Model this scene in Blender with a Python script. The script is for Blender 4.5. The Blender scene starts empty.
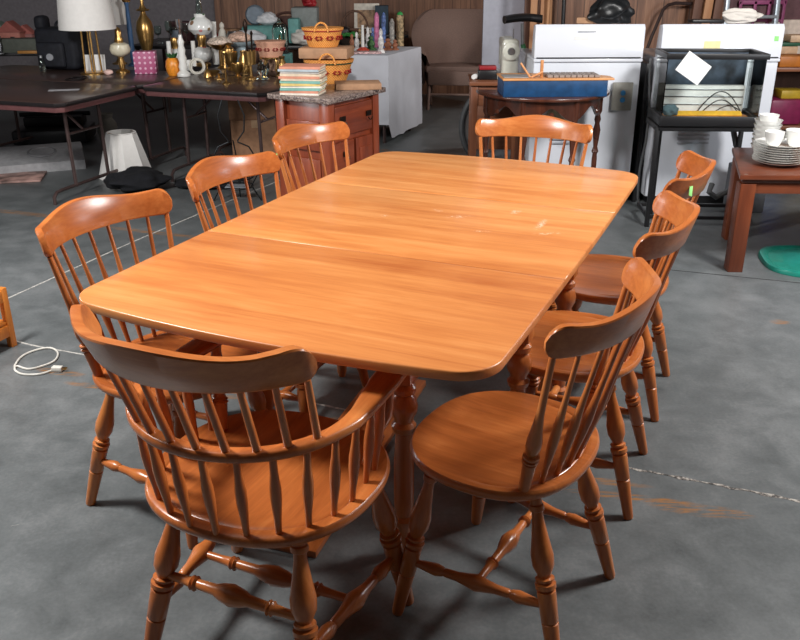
import bpy, bmesh, math, random
from mathutils import Vector, Matrix
from math import sin, cos, pi, radians as R
rnd = random.Random(7)
C = bpy.context.scene.collection
sc = bpy.context.scene
# ---------------------------------------------------------------- camera
F_PX, PITCH, ROLL, CAM_H = 853.8, 0.4015, -0.0039, 1.49
cam = bpy.data.cameras.new('camera'); camo = bpy.data.objects.new('camera', cam); C.objects.link(camo)
cam.sensor_width = 36.0; cam.sensor_fit = 'HORIZONTAL'; cam.lens = F_PX/800*36; cam.clip_start = 0.05; cam.clip_end = 100
_f = Vector((0, cos(PITCH), -sin(PITCH))); _u = Vector((0, sin(PITCH), cos(PITCH))); _r = Vector((1, 0, 0))
RT = _r*cos(ROLL)+_u*sin(ROLL); UP = -_r*sin(ROLL)+_u*cos(ROLL)
M = Matrix((RT, UP, -_f)).transposed().to_4x4(); M.translation = Vector((0, 0, CAM_H)); camo.matrix_world = M
sc.camera = camo
def ray(px, py): return _f + RT*((px-400)/F_PX) + UP*((320-py)/F_PX)
def atz(px, py, z=0.0):
    d = ray(px, py); k = (z-CAM_H)/d.z; return Vector((d.x*k, d.y*k, z))
def aty(px, py, Y):
    d = ray(px, py); k = Y/d.y; return Vector((d.x*k, Y, CAM_H+d.z*k))
sc.view_settings.view_transform = 'Standard'; sc.view_settings.look = 'None'; sc.view_settings.gamma = 1; sc.view_settings.exposure = 0.0
# ---------------------------------------------------------------- materials
def lin(c):
    return tuple(((x/255+0.055)/1.055)**2.4 if x > 10 else x/255/12.92 for x in c)+(1,)
_m = {}
def nodes(name):
    m = bpy.data.materials.new(name); m.use_nodes = True; nt = m.node_tree
    b = nt.nodes['Principled BSDF']; return m, nt, b
def mix(nt, fac, a, b, blend='MIX'):
    n = nt.nodes.new('ShaderNodeMix'); n.data_type = 'RGBA'; n.blend_type = blend
    for s, v in ((0, fac), (6, a), (7, b)):
        if hasattr(v, 'links'): nt.links.new(v, n.inputs[s])
        else: n.inputs[s].default_value = v
    return n.outputs[2]
def math_(nt, op, a, b=0.0, clamp=False):
    n = nt.nodes.new('ShaderNodeMath'); n.operation = op; n.use_clamp = clamp
    for s, v in ((0, a), (1, b)):
        if hasattr(v, 'links'): nt.links.new(v, n.inputs[s])
        else: n.inputs[s].default_value = v
    return n.outputs[0]
def coords(nt, scale=(1, 1, 1), loc=(0, 0, 0), rot=(0, 0, 0)):
    t = nt.nodes.new('ShaderNodeTexCoord'); mp = nt.nodes.new('ShaderNodeMapping')
    mp.inputs['Scale'].default_value = scale; mp.inputs['Location'].default_value = loc; mp.inputs['Rotation'].default_value = rot
    nt.links.new(t.outputs['Object'], mp.inputs[0]); return mp.outputs[0]
def noise(nt, vec, scale, detail=4, rough=.5, dist=0):
    n = nt.nodes.new('ShaderNodeTexNoise'); nt.links.new(vec, n.inputs['Vector'])
    n.inputs['Scale'].default_value = scale; n.inputs['Detail'].default_value = detail
    n.inputs['Roughness'].default_value = rough; n.inputs['Distortion'].default_value = dist
    return n.outputs['Fac']
def ramp(nt, fac, stops):
    n = nt.nodes.new('ShaderNodeValToRGB'); nt.links.new(fac, n.inputs[0]); e = n.color_ramp.elements
    while len(e) < len(stops): e.new(.5)
    for k, (p, c) in enumerate(stops): e[k].position = p; e[k].color = c if len(c) == 4 else lin(c)
    return n.outputs[0]
def bump(nt, b, h, s=.2, d=.01):
    n = nt.nodes.new('ShaderNodeBump'); n.inputs['Strength'].default_value = s; n.inputs['Distance'].default_value = d
    nt.links.new(h, n.inputs['Height']); nt.links.new(n.outputs[0], b.inputs['Normal'])
def plain(name, c, rough=.5, metal=0, var=.08, coat=0, ns=30, bmp=0, trans=0, ior=1.45, emit=0, alpha=1):
    if name in _m: return _m[name]
    m, nt, b = nodes(name); L = lin(c)
    if var > 0:
        f = noise(nt, coords(nt), ns, 3)
        lo = tuple(x*(1-var*1.6) for x in L[:3])+(1,); hi = tuple(min(1, x*(1+var*1.6)) for x in L[:3])+(1,)
        nt.links.new(ramp(nt, f, [(.3, lo), (.7, hi)]), b.inputs['Base Color'])
        if bmp: bump(nt, b, f, bmp, .003)
    else: b.inputs['Base Color'].default_value = L
    b.inputs['Roughness'].default_value = rough; b.inputs['Metallic'].default_value = metal
    b.inputs['Coat Weight'].default_value = coat; b.inputs['Transmission Weight'].default_value = trans; b.inputs['IOR'].default_value = ior
    b.inputs['Alpha'].default_value = alpha
    _m[name] = m; return m
def wood(name, dark, mid, light, axis=0, rough=.3, coat=.2, fine=1.0, boards=0, scratch=False, var=.10):
    if name in _m: return _m[name]
    m, nt, b = nodes(name)
    s = [14*fine]*3; s[axis] = 1.1*fine
    v = coords(nt, tuple(s))
    g1 = noise(nt, v, 1.6, 6, .6, .6)
    s2 = [60*fine]*3; s2[axis] = 2.5*fine
    g2 = noise(nt, coords(nt, tuple(s2)), 2.0, 4, .6)
    big = noise(nt, coords(nt), 3.0*fine, 2, .5)
    s3 = [5*fine]*3; s3[axis] = 1.6*fine
    patch = noise(nt, coords(nt, tuple(s3)), 1.7, 3, .6, 1.2)
    f = math_(nt, 'ADD', math_(nt, 'MULTIPLY', g1, .42), math_(nt, 'MULTIPLY', g2, .2))
    f = math_(nt, 'ADD', f, math_(nt, 'ADD', math_(nt, 'MULTIPLY', big, .1), math_(nt, 'MULTIPLY', patch, .28)))
    oi = nt.nodes.new('ShaderNodeObjectInfo')
    f = math_(nt, 'ADD', f, math_(nt, 'MULTIPLY', math_(nt, 'SUBTRACT', oi.outputs['Random'], .5), var))
    if boards:
        # glued staves: a step in tone per board across the grain
        sep = nt.nodes.new('ShaderNodeSeparateXYZ'); nt.links.new(coords(nt), sep.inputs[0])
        other = sep.outputs[1 if axis == 0 else 0]
        fl = math_(nt, 'FLOOR', math_(nt, 'MULTIPLY', other, boards))
        w = nt.nodes.new('ShaderNodeTexWhiteNoise'); w.noise_dimensions = '1D'; nt.links.new(fl, w.inputs['W'])
        f = math_(nt, 'ADD', f, math_(nt, 'MULTIPLY', math_(nt, 'SUBTRACT', w.outputs[0], .5), .09))
    col = ramp(nt, f, [(.31, dark), (.5, mid), (.70, light)])
    if scratch:
        vv = coords(nt, (1, 1, 1))
        sep = nt.nodes.new('ShaderNodeSeparateXYZ'); nt.links.new(vv, sep.inputs[0])
        tot = None
        for (cx, cy, rx, ry, sl) in scratch:
            dx = math_(nt, 'SUBTRACT', sep.outputs[0], cx); dy = math_(nt, 'SUBTRACT', math_(nt, 'SUBTRACT', sep.outputs[1], cy), math_(nt, 'MULTIPLY', dx, sl))
            d = math_(nt, 'ADD', math_(nt, 'POWER', math_(nt, 'ABSOLUTE', math_(nt, 'DIVIDE', dx, rx)), 2), math_(nt, 'POWER', math_(nt, 'ABSOLUTE', math_(nt, 'DIVIDE', dy, ry)), 2))
            k = math_(nt, 'SUBTRACT', 1.0, d, True)
            tot = k if tot is None else math_(nt, 'MAXIMUM', tot, k)
        n = noise(nt, vv, 45, 6, .75, 1.5)
        k = math_(nt, 'MULTIPLY', math_(nt, 'GREATER_THAN', n, .53), tot)
        k = math_(nt, 'MULTIPLY', k, .8, True)
        col = mix(nt, k, col, lin((240, 205, 175)))
    nt.links.new(col, b.inputs['Base Color'])
    rr = noise(nt, coords(nt), 9, 3)
    mr = nt.nodes.new('ShaderNodeMapRange'); nt.links.new(rr, mr.inputs[0]); mr.inputs[3].default_value = rough-.06; mr.inputs[4].default_value = rough+.08
    nt.links.new(mr.outputs[0], b.inputs['Roughness'])
    b.inputs['Coat Weight'].default_value = coat; b.inputs['Coat Roughness'].default_value = .22
    bump(nt, b, g2, .05, .002)
    _m[name] = m; return m
# ---------------------------------------------------------------- mesh helpers
class MB:
    def __init__(s): s.bm = bmesh.new(); s.mats = []
    def _new(s, vs, mat, fn):
        pass
    def box(s, c, d, bev=.004, rz=0, rx=0, ry=0, mi=0, seg=2, taper=None):
        n0 = len(s.bm.verts)
        b = bmesh.new(); bmesh.ops.create_cube(b, size=1)
        for v in b.verts:
            k = 1 if not taper or v.co.z < 0 else taper
            v.co = Vector((v.co.x*d[0]*k, v.co.y*d[1]*k, v.co.z*d[2]))
        if bev > 0: bmesh.ops.bevel(b, geom=b.edges[:], offset=min(bev, min(d)*.45), segments=seg, affect='EDGES', profile=.5)
        m = Matrix.Translation(Vector(c)) @ Matrix.Rotation(rz, 4, 'Z') @ Matrix.Rotation(ry, 4, 'Y') @ Matrix.Rotation(rx, 4, 'X')
        b.transform(m); s.merge(b, mi); return s
    def merge(s, b, mi=0):
        for f in b.faces: f.material_index = mi
        me = bpy.data.meshes.new('tmp'); b.to_mesh(me); b.free(); s.bm.from_mesh(me); bpy.data.meshes.remove(me)
    def ring_surface(s, rings, closed=True, caps=True, mi=0):
        b = s.bm; R_ = [[b.verts.new(p) for p in r] for r in rings]; n = len(R_[0]); fs = []
        for i in range(len(R_)-1):
            for j in range(n if closed else n-1):
                k = (j+1) % n
                try: fs.append(b.faces.new((R_[i][j], R_[i][k], R_[i+1][k], R_[i+1][j])))
                except ValueError: pass
        if caps and closed:
            for r in (R_[0][::-1], R_[-1]):
                try: fs.append(b.faces.new(r))
                except ValueError: pass
        for f in fs: f.material_index = mi
        return s
    def lathe(s, p0, p1, prof, n=14, mi=0):
        p0 = Vector(p0); p1 = Vector(p1); ax = p1-p0; L = ax.length
        q = ax.normalized().to_track_quat('Z', 'Y').to_matrix()
        rings = []
        for t, r in prof:
            rings.append([p0+ax*t+q@Vector((r*cos(2*pi*j/n), r*sin(2*pi*j/n), 0)) for j in range(n)])
        return s.ring_surface(rings, mi=mi)
    def tube(s, pts, r, n=8, mi=0, closed=False):
        pts = [Vector(p) for p in pts]; rings = []; N = len(pts); up = None
        for i, p in enumerate(pts):
            a = pts[max(i-1, 0)]; c = pts[min(i+1, N-1)]; t = (c-a).normalized()
            if up is None:
                up = t.orthogonal().normalized()
            up = (up - t*up.dot(t)).normalized(); w = t.cross(up)
            rr = r[i] if isinstance(r, (list, tuple)) else r
            rings.append([p+up*rr*cos(2*pi*j/n)+w*rr*sin(2*pi*j/n) for j in range(n)])
        return s.ring_surface(rings, mi=mi)
    def prism(s, poly, z0, z1, bev=.003, mi=0, m=None, seg=2):
        b = bmesh.new(); lo = [b.verts.new((x, y, z0)) for x, y in poly]; hi = [b.verts.new((x, y, z1)) for x, y in poly]
        b.faces.new(lo[::-1]); b.faces.new(hi)
        n = len(poly)
        for i in range(n): b.faces.new((lo[i], lo[(i+1) % n], hi[(i+1) % n], hi[i]))
        bmesh.ops.recalc_face_normals(b, faces=b.faces[:])
        if bev > 0:
            ed = [e for e in b.edges if abs(e.verts[0].co.z-e.verts[1].co.z) < 1e-6]
            bmesh.ops.bevel(b, geom=ed, offset=bev, segments=seg, affect='EDGES', profile=.5)
        if m is not None: b.transform(m)
        s.merge(b, mi); return s
    def ball(s, c, r, n=12, mi=0):
        b = bmesh.new(); bmesh.ops.create_uvsphere(b, u_segments=n, v_segments=max(6, n//2+2), radius=1)
        rr = r if isinstance(r, (tuple, list)) else (r, r, r)
        for v in b.verts: v.co = Vector((v.co.x*rr[0]+c[0], v.co.y*rr[1]+c[1], v.co.z*rr[2]+c[2]))
        s.merge(b, mi); return s
    def torus(s, c, R0, r, n=28, k=8, m=None, mi=0, a0=0, a1=2*pi):
        full = abs(a1-a0-2*pi) < 1e-6
        b = bmesh.new(); N = n if full else n+1; vs = []
        for i in range(N):
            a = a0+(a1-a0)*i/n
            vs.append([b.verts.new(((R0+r*cos(2*pi*j/k))*cos(a), (R0+r*cos(2*pi*j/k))*sin(a), r*sin(2*pi*j/k))) for j in range(k)])
        for i in range(n):
            for j in range(k):
                b.faces.new((vs[i][j], vs[(i+1) % N][j], vs[(i+1) % N][(j+1) % k], vs[i][(j+1) % k]))
        if not full: b.faces.new(vs[0]); b.faces.new(vs[-1][::-1])
        if m is not None: b.transform(m)
        b.transform(Matrix.Translation(Vector(c))); s.merge(b, mi); return s
    def build(s, name, mat, parent=None, smooth=True, angle=40):
        bmesh.ops.recalc_face_normals(s.bm, faces=s.bm.faces[:])
        me = bpy.data.meshes.new(name); s.bm.to_mesh(me); s.bm.free()
        for m in (mat if isinstance(mat, (list, tuple)) else [mat]): me.materials.append(m)
        if smooth:
            me.polygons.foreach_set('use_smooth', [True]*len(me.polygons))
            me.set_sharp_from_angle(angle=R(angle))
        o = bpy.data.objects.new(name, me); C.objects.link(o)
        if parent is not None: o.parent = parent
        return o
def smooth_poly(poly): return poly
def tag(o, label, cat, group=None, kind=None):
    if label: o['label'] = label
    if cat: o['category'] = cat
    if group: o['group'] = group
    if kind: o['kind'] = kind
    return o
def thing(name, label, cat, loc=(0, 0, 0), rz=0, group=None):
    o = bpy.data.objects.new(name, None); o.empty_display_size = .1; C.objects.link(o)
    o.location = loc; o.rotation_euler = (0, 0, rz); return tag(o, label, cat, group)
def single(name, mb, mat, label, cat, loc=(0, 0, 0), rz=0, group=None, **k):
    o = mb.build(name, mat, **k); o.location = loc; o.rotation_euler = (0, 0, rz); return tag(o, label, cat, group)
def struct(name, mb, mat, **k):
    o = mb.build(name, mat, **k); o['kind'] = 'structure'; return o
def dup(root, loc, rz, label, group=None):
    r = root.copy(); C.objects.link(r); r.location = loc; r.rotation_euler = (0, 0, rz); r['label'] = label
    if group: r['group'] = group
    for ch in root.children:
        c = ch.copy(); C.objects.link(c); c.parent = r
        for g in ch.children:
            d = g.copy(); C.objects.link(d); d.parent = c
    return r
def copy_single(o, loc, rz, label):
    r = o.copy(); C.objects.link(r); r.location = loc; r.rotation_euler = (0, 0, rz); r['label'] = label; return r
# ---------------------------------------------------------------- palette
MW = dict(dark=(142, 72, 30), mid=(184, 104, 50), light=(214, 138, 76))
w_top = wood('maple_top', (176, 98, 48), (206, 130, 70), (228, 160, 98), 0, .33, .2, .8, boards=9, scratch=[(.10, .1, .05, .018, .5), (.02, .14, .03, .012, -.2), (.25, .22, .02, .03, .3), (-.12, .02, .015, .012, 0), (.36, .12, .015, .07, 0), (.40, .03, .05, .012, .6), (.22, -.02, .03, .008, .2)])
w_x = wood('maple_x', **MW, axis=0); w_y = wood('maple_y', **MW, axis=1, boards=9); w_z = wood('maple_z', **MW, axis=2)
w_dk = wood('cherry_dark', (74, 34, 18), (104, 50, 27), (132, 70, 40), 2, .35, .2)
w_dkx = wood('cherry_dark_x', (74, 34, 18), (104, 50, 27), (132, 70, 40), 0, .35, .2)
black = plain('black_plastic', (26, 26, 28), .4, var=.05)
brass = plain('brass', (186, 148, 90), .28, .9, .12)
white_c = plain('white_ceramic', (232, 232, 228), .15, 0, .02, coat=.5)
paper = plain('white_paper', (232, 232, 230), .7, 0, .03)
glass = plain('clear_glass', (225, 240, 235), .03, 0, 0, trans=1, ior=1.45)
def pane_glass():
    m = bpy.data.materials.new('pane_glass'); m.use_nodes = True; nt = m.node_tree; nt.nodes.clear()
    o = nt.nodes.new('ShaderNodeOutputMaterial'); t = nt.nodes.new('ShaderNodeBsdfTransparent'); g = nt.nodes.new('ShaderNodeBsdfGlossy'); f = nt.nodes.new('ShaderNodeFresnel'); x = nt.nodes.new('ShaderNodeMixShader')
    t.inputs[0].default_value = (.95, .975, .965, 1); g.inputs['Roughness'].default_value = .04; f.inputs[0].default_value = 1.35
    nt.links.new(f.outputs[0], x.inputs[0]); nt.links.new(t.outputs[0], x.inputs[1]); nt.links.new(g.outputs[0], x.inputs[2]); nt.links.new(x.outputs[0], o.inputs[0]); return m
pane = pane_glass()
steel = plain('grey_steel', (150, 152, 155), .3, .9, .05)
enamel = plain('white_enamel', (222, 226, 234), .25, 0, .015, coat=.4, ns=3)
# ---------------------------------------------------------------- floor
def floor_mat():
    m, nt, b = nodes('polished_concrete')
    v = coords(nt)
    a = noise(nt, v, .9, 5, .6, .4); c = noise(nt, v, 7, 6, .65, .3); d = noise(nt, v, 90, 3, .6)
    f = math_(nt, 'ADD', math_(nt, 'ADD', math_(nt, 'MULTIPLY', a, .5), math_(nt, 'MULTIPLY', c, .35)), math_(nt, 'MULTIPLY', d, .15))
    col = ramp(nt, f, [(.36, (72, 76, 77)), (.5, (96, 100, 101)), (.64, (122, 125, 126))])
    sep = nt.nodes.new('ShaderNodeSeparateXYZ'); nt.links.new(v, sep.inputs[0]); X, Yy = sep.outputs[0], sep.outputs[1]
    def blob(cx, cy, rx, ry, ang):
        ca, sa = cos(ang), sin(ang)
        dx = math_(nt, 'SUBTRACT', X, cx); dy = math_(nt, 'SUBTRACT', Yy, cy)
        p = math_(nt, 'DIVIDE', math_(nt, 'ADD', math_(nt, 'MULTIPLY', dx, ca), math_(nt, 'MULTIPLY', dy, sa)), rx)
        q = math_(nt, 'DIVIDE', math_(nt, 'SUBTRACT', math_(nt, 'MULTIPLY', dy, ca), math_(nt, 'MULTIPLY', dx, sa)), ry)
        return math_(nt, 'SUBTRACT', 1.0, math_(nt, 'ADD', math_(nt, 'MULTIPLY', p, p), math_(nt, 'MULTIPLY', q, q)), True)
    st = None
    ns = noise(nt, coords(nt, (4, 30, 4), rot=(0, 0, R(20))), 3, 5, .7, .5)
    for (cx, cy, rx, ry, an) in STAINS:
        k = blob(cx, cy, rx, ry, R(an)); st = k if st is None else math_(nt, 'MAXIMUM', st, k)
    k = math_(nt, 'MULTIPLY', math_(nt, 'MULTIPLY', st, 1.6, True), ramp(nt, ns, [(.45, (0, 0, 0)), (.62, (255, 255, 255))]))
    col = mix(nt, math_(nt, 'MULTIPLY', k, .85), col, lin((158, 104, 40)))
    # pale chips and scuffs
    sp = noise(nt, v, 26, 4, .8, 1.2)
    col = mix(nt, math_(nt, 'MULTIPLY', math_(nt, 'GREATER_THAN', sp, .735), .4), col, lin((165, 165, 160)))
    nt.links.new(col, b.inputs['Base Color'])
    mr = nt.nodes.new('ShaderNodeMapRange'); nt.links.new(c, mr.inputs[0]); mr.inputs[3].default_value = .28; mr.inputs[4].default_value = .5
    nt.links.new(mr.outputs[0], b.inputs['Roughness']); b.inputs['Specular IOR Level'].default_value = .4
    bump(nt, b, c, .06, .004)
    return m
def _st(px, py): p = atz(px, py); return p.x, p.y
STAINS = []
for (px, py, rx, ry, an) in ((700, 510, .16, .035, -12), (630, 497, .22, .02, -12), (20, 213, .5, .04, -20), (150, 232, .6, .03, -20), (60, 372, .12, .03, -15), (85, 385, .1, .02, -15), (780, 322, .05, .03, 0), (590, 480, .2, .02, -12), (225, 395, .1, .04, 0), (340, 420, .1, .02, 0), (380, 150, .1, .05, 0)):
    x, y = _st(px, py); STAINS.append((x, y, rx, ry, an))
mfloor = floor_mat()
struct('floor', MB().box((0, 5.5, -.05), (12, 13, .1), 0), mfloor)
# expansion joints with crumbly pale filler
def joint_mat():
    m, nt, b = nodes('joint_filler'); f = noise(nt, coords(nt), 60, 4, .7)
    nt.links.new(ramp(nt, f, [(.42, (62, 60, 58)), (.52, (128, 122, 116)), (.62, (172, 168, 160))]), b.inputs['Base Color']); b.inputs['Roughness'].default_value = .8
    return m
mjoint = joint_mat(); mpale = plain('pale_joint_filler', (176, 174, 168), .8, ns=60, var=.25); mgroove = plain('groove', (52, 52, 53), .8)
def joint(n, pts, w, mat, jit=.003):
    mb = MB(); L = []; Rr = []
    P = [Vector(p) for p in pts]; q = []
    for a, b in zip(P, P[1:]):
        k = max(2, int((b-a).length/.03))
        q += [a.lerp(b, i/k) for i in range(k)]
    q.append(P[-1]); d = (P[-1]-P[0]).normalized(); nrm = Vector((-d.y, d.x, 0))
    rings = []
    for p in q:
        o1 = w/2+rnd.uniform(-jit, jit); o2 = w/2+rnd.uniform(-jit, jit)
        rings.append([p+nrm*o1+Vector((0, 0, .0005)), p+nrm*o1*.6+Vector((0, 0, .0016)), p-nrm*o2*.6+Vector((0, 0, .0016)), p-nrm*o2+Vector((0, 0, .0005))])
    mb.ring_surface(rings, closed=False, caps=False); struct(n, mb, mat, smooth=False)
def fl(px, py): p = atz(px, py); return (p.x, p.y, 0)
joint('trim_1', [fl(-20, 330-0), fl(30, 345), fl(130, 363), fl(350, 411), fl(540, 397+50), fl(640, 470), fl(830, 506)][0:3]+[fl(350, 411)], .010, mpale, .002)
joint('trim_2', [fl(560, 452), fl(640, 470), fl(830, 507)], .013, mjoint, .005)
joint('trim_3', [fl(-20, 311), fl(130, 243), fl(215, 207), fl(300, 172)], .010, mpale, .002)
joint('trim_4', [fl(650, 268), fl(690, 272), fl(830, 286)], .008, mgroove, .002)
# ---------------------------------------------------------------- dining table
TX, TY, TYAW = .0525, 2.544, -.4105
TW, TL_, BE, BS, CR = 1.0694, 1.838, .044, .0086, .078
def t_outline():
    pts = []
    def side(u, v):  # bowed rectangle
        return (u*(1+2*BS/TW*(1-(2*v/TL_)**2)), v*(1+2*BE/TL_*(1-(2*u/TW)**2)))
    hw, hl = TW/2, TL_/2; N = 24
    corners = [(hw-CR, -hl+CR, -90), (hw-CR, hl-CR, 0), (-hw+CR, hl-CR, 90), (-hw+CR, -hl+CR, 180)]
    for cx, cy, a0 in corners:
        for i in range(9):
            a = R(a0+90*i/8); pts.append((cx+CR*cos(a), cy+CR*sin(a)))
        # straight to next corner
        nx = corners[(corners.index((cx, cy, a0))+1) % 4]; a = R(nx[2]); e = (nx[0]+CR*cos(a), nx[1]+CR*sin(a)); s = pts[-1]
        for i in range(1, N): pts.append((s[0]+(e[0]-s[0])*i/N, s[1]+(e[1]-s[1])*i/N))
    return [side(*p) for p in pts]
def clip(poly, lo, hi):
    def half(P, k, sgn):
        out = []
        for i in range(len(P)):
            a, b = P[i], P[(i+1) % len(P)]; da, db = sgn*(a[1]-k), sgn*(b[1]-k)
            if da >= 0: out.append(a)
            if da*db < 0: t = da/(da-db); out.append((a[0]+(b[0]-a[0])*t, k))
        return out
    return half(half(poly, lo, 1), hi, -1)
tbl = thing('dining_table', 'long orange maple drop-leaf dining table with rounded corners, in the middle of the chairs', 'table', (TX, TY, 0), TYAW)
OUT = t_outline(); G = .0012
MB().prism(clip(OUT, -.328+G, .336-G), .717, .74, .0035).build('tabletop', w_top, tbl, angle=60)
MB().prism(clip(OUT, -2, -.328-G), .717, .74, .0035).build('table_leaf', w_top, tbl, angle=60)
MB().prism(clip(OUT, .336+G, 2), .717, .74, .0035).build('table_leaf', w_top, tbl, angle=60)
TP = [(0, .012), (.02, .017), (.10, .021), (.15, .0225), (.165, .027), (.185, .029), (.2, .022), (.215, .024), (.24, .026), (.30, .0255), (.56, .0215), (.572, .0285), (.59, .031), (.605, .0235), (.62, .0235), (.64, .0325), (.67, .037), (.705, .035), (.74, .026), (.76, .0215), (.775, .031), (.792, .0315), (.802, .023), (.83, .028)]
def table_leg(u, v, nm='leg'):
    H_ = .70; mb = MB(); P = [(t*H_*.98/H_, r) for t, r in TP]
    P = [(0, .013), (.03, .018), (.10, .021), (.135, .022), (.15, .029), (.17, .031), (.185, .022), (.2, .025), (.25, .0265), (.4, .0265), (.53, .0215), (.545, .022), (.555, .029), (.575, .032), (.59, .0235), (.605, .025), (.63, .034), (.655, .036), (.685, .031), (.70, .0225), (.71, .03), (.73, .031), (.745, .023), (.77, .027)]
    mb.lathe((u, v, 0), (u, v, .70), P, 20)
    mb.box((u, v, .70-.09), (.06, .06, .165), .004)
    return mb.build(nm, w_z, tbl)
for u, v in ((.42, -.27), (.42, .27), (-.42, -.27), (-.42, .27)): table_leg(u, v)
table_leg(.222, -.62, 'gate_leg')
MB().box((0, -.27, .65), (.78, .02, .08)).build('apron', w_x, tbl); MB().box((0, .27, .65), (.78, .02, .08)).build('apron', w_x, tbl)
MB().box((.42, 0, .65), (.02, .48, .08)).build('apron', w_y, tbl); MB().box((-.42, 0, .65), (.02, .48, .08)).build('apron', w_y, tbl)
def gate(z, nm):
    a = Vector((.222, -.62, z)); b = Vector((0, -.285, z)); d = b-a
    MB().box((a+b)/2, (d.length-.07, .02, .05), rz=math.atan2(d.y, d.x)).build(nm, w_x, tbl)
gate(.64, 'gate_rail')
MB().lathe((.42, -.26, .13), (.42, .26, .13), [(0, .012), (.2, .014), (.35, .012), (.5, .024), (.65, .012), (.8, .014), (1, .012)], 14).build('stretcher', w_y, tbl)
MB().lathe((-.42, -.26, .13), (-.42, .26, .13), [(0, .012), (.2, .014), (.35, .012), (.5, .024), (.65, .012), (.8, .014), (1, .012)], 14).build('stretcher', w_y, tbl)
# spare board on the floor under the table
bd = single('loose_table_leaf', MB().box((0, 0, .012), (.21, 1.06, .022), .003), w_y, 'loose maple board lying flat on the floor under the dining table', 'board', (-.165, 2.4, .001), math.atan2(2.897-1.929, .159+.154)-pi/2)
# ---------------------------------------------------------------- chairs
def seat_mb(hw, hf, hb, z, th, ex=2.35, dish=.007, plat=.06):
    mb = MB(); N = 72
    def rad(a):
        c, s_ = cos(a), sin(a); h = hf if s_ > 0 else hb
        return 1/((abs(c)/hw)**ex+(abs(s_)/h)**ex)**(1/ex)
    def pt(a, k, zz): return Vector((rad(a)*k*cos(a), rad(a)*k*sin(a), zz))
    A = [2*pi*j/N for j in range(N)]
    rings = [[pt(a, .02, z-th) for a in A], [pt(a, .86, z-th) for a in A], [pt(a, .95, z-th+.006) for a in A], [pt(a, .992, z-th*.55) for a in A],
             [pt(a, 1.0, z-th*.3) for a in A], [pt(a, .993, z-.004) for a in A], [pt(a, .975, z) for a in A]]
    for k in (.93, .885, .87, .855, .82, .72, .58, .42, .25, .1, .02):
        r = []
        for a in A:
            p = pt(a, k, z)
            d = 0
            w = max(0, min(1, (p.y+hb-plat)/.05)); w = w*w*(3-2*w)
            e = max(0, min(1, (1-k)/.35)); e = e*e*(3-2*e)
            d = dish*w*e
            if abs(k-.87) < .001 and p.y < 0: d += .002
            p.z = z-d; r.append(p)
        rings.append(r)
    return mb.ring_surface(rings)
LEGP = [(0, .0125), (.02, .0145), (.12, .0165), (.27, .0195), (.276, .0172), (.284, .0198), (.42, .0215), (.45, .0215), (.455, .0165), (.463, .0165), (.468, .0235), (.492, .0240), (.498, .0165), (.506, .0165), (.511, .0215), (.522, .0215), (.528, .0145), (.545, .0165), (.59, .0245), (.65, .0255), (.74, .019), (.84, .0130), (.88, .0125), (.886, .0165), (.90, .0172), (.914, .0165), (.92, .0130), (1, .0145)]
def ch_leg(a, b, k=1.0): return MB().lathe(a, b, [(t, r*k) for t, r in LEGP], 18)
STP = [(0, .0085), (.06, .009), (.12, .012), (.2, .0155), (.25, .012), (.262, .009), (.275, .011), (.36, .0115), (.44, .016), (.5, .0205), (.56, .016), (.64, .0115), (.725, .011), (.738, .009), (.75, .012), (.8, .0155), (.88, .012), (.94, .009), (1, .0085)]
MDP = [(0, .009), (.14, .0095), (.2, .011), (.215, .0155), (.23, .0115), (.24, .016), (.255, .0105), (.38, .012), (.43, .018), (.5, .0225), (.57, .018), (.62, .012), (.745, .0105), (.76, .016), (.77, .0115), (.785, .0155), (.8, .011), (.86, .0095), (1, .009)]
PSP = [(0, .0125), (.12, .0135), (.22, .0155), (.226, .0125), (.232, .0125), (.237, .0180), (.25, .0182), (.255, .0130), (.261, .0130), (.266, .0182), (.28, .0180), (.286, .0110), (.30, .0120), (.35, .0165), (.40, .0165), (.47, .0125), (.6, .0085), (1, .0072)]
SPP = [(0, .0062), (.12, .0068), (.3, .0105), (.42, .0112), (.55, .008), (.7, .0062), (1, .0052)]
SP2 = [(0, .0068), (.2, .0078), (.45, .0115), (.6, .0118), (.78, .0085), (1, .0068)]
def crest_path(cw, ye, bow, s, phi=1.12):
    return cw*sin(phi*s)/sin(phi), ye-bow*(cos(phi*s)-cos(phi))/(1-cos(phi))
def crest_mb(cw, ye, bow, zc, hh, th=.019, lean=.30, phi=1.12, N=56):
    mb = MB(); rings = []
    for i in range(N+1):
        s = -1+2*i/N
        s = math.copysign(1-(1-abs(s))**1.25, s) if abs(s) > .7 else s
        x, y = crest_path(cw, ye, bow, s, phi); x2, y2 = crest_path(cw, ye, bow, s+.001, phi)
        t = Vector((x2-x, y2-y, 0)).normalized(); n = Vector((-t.y, t.x, 0))
        top = hh*.95+hh*.22*cos(pi*s/.62) if abs(s) < .93 else hh*.95+hh*.22*cos(pi*.93/.62)
        bot = -hh*(.98-.10*abs(s))
        a = abs(s); e = 1.0
        if a > .84: q = (a-.84)/.16; e = math.sqrt(max(0, 1-q**2.2))*.97+.03
        mid = (top+bot)/2; top = mid+(top-mid)*e; bot = mid+(bot-mid)*e
        tt = th*(1 if a < .95 else 1-.35*(a-.95)/.05)
        P = []
        for (a_, z_) in ((-.5, .06), (-.5, .5), (-.5, .94), (-.38, .99), (0, 1), (.38, .99), (.5, .94), (.5, .5), (.5, .06), (.38, .01), (0, 0), (-.38, .01)):
            z = bot+(top-bot)*z_; p = Vector((x, y, zc))+n*(a_*tt); p.z = zc+z; p.y -= lean*(z+hh); P.append(p)
        rings.append(P)
    return mb.ring_surface(rings)
SCW, SYE, SBOW, SZC, SHH = .240, -.158, .112, .826, .042
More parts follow.
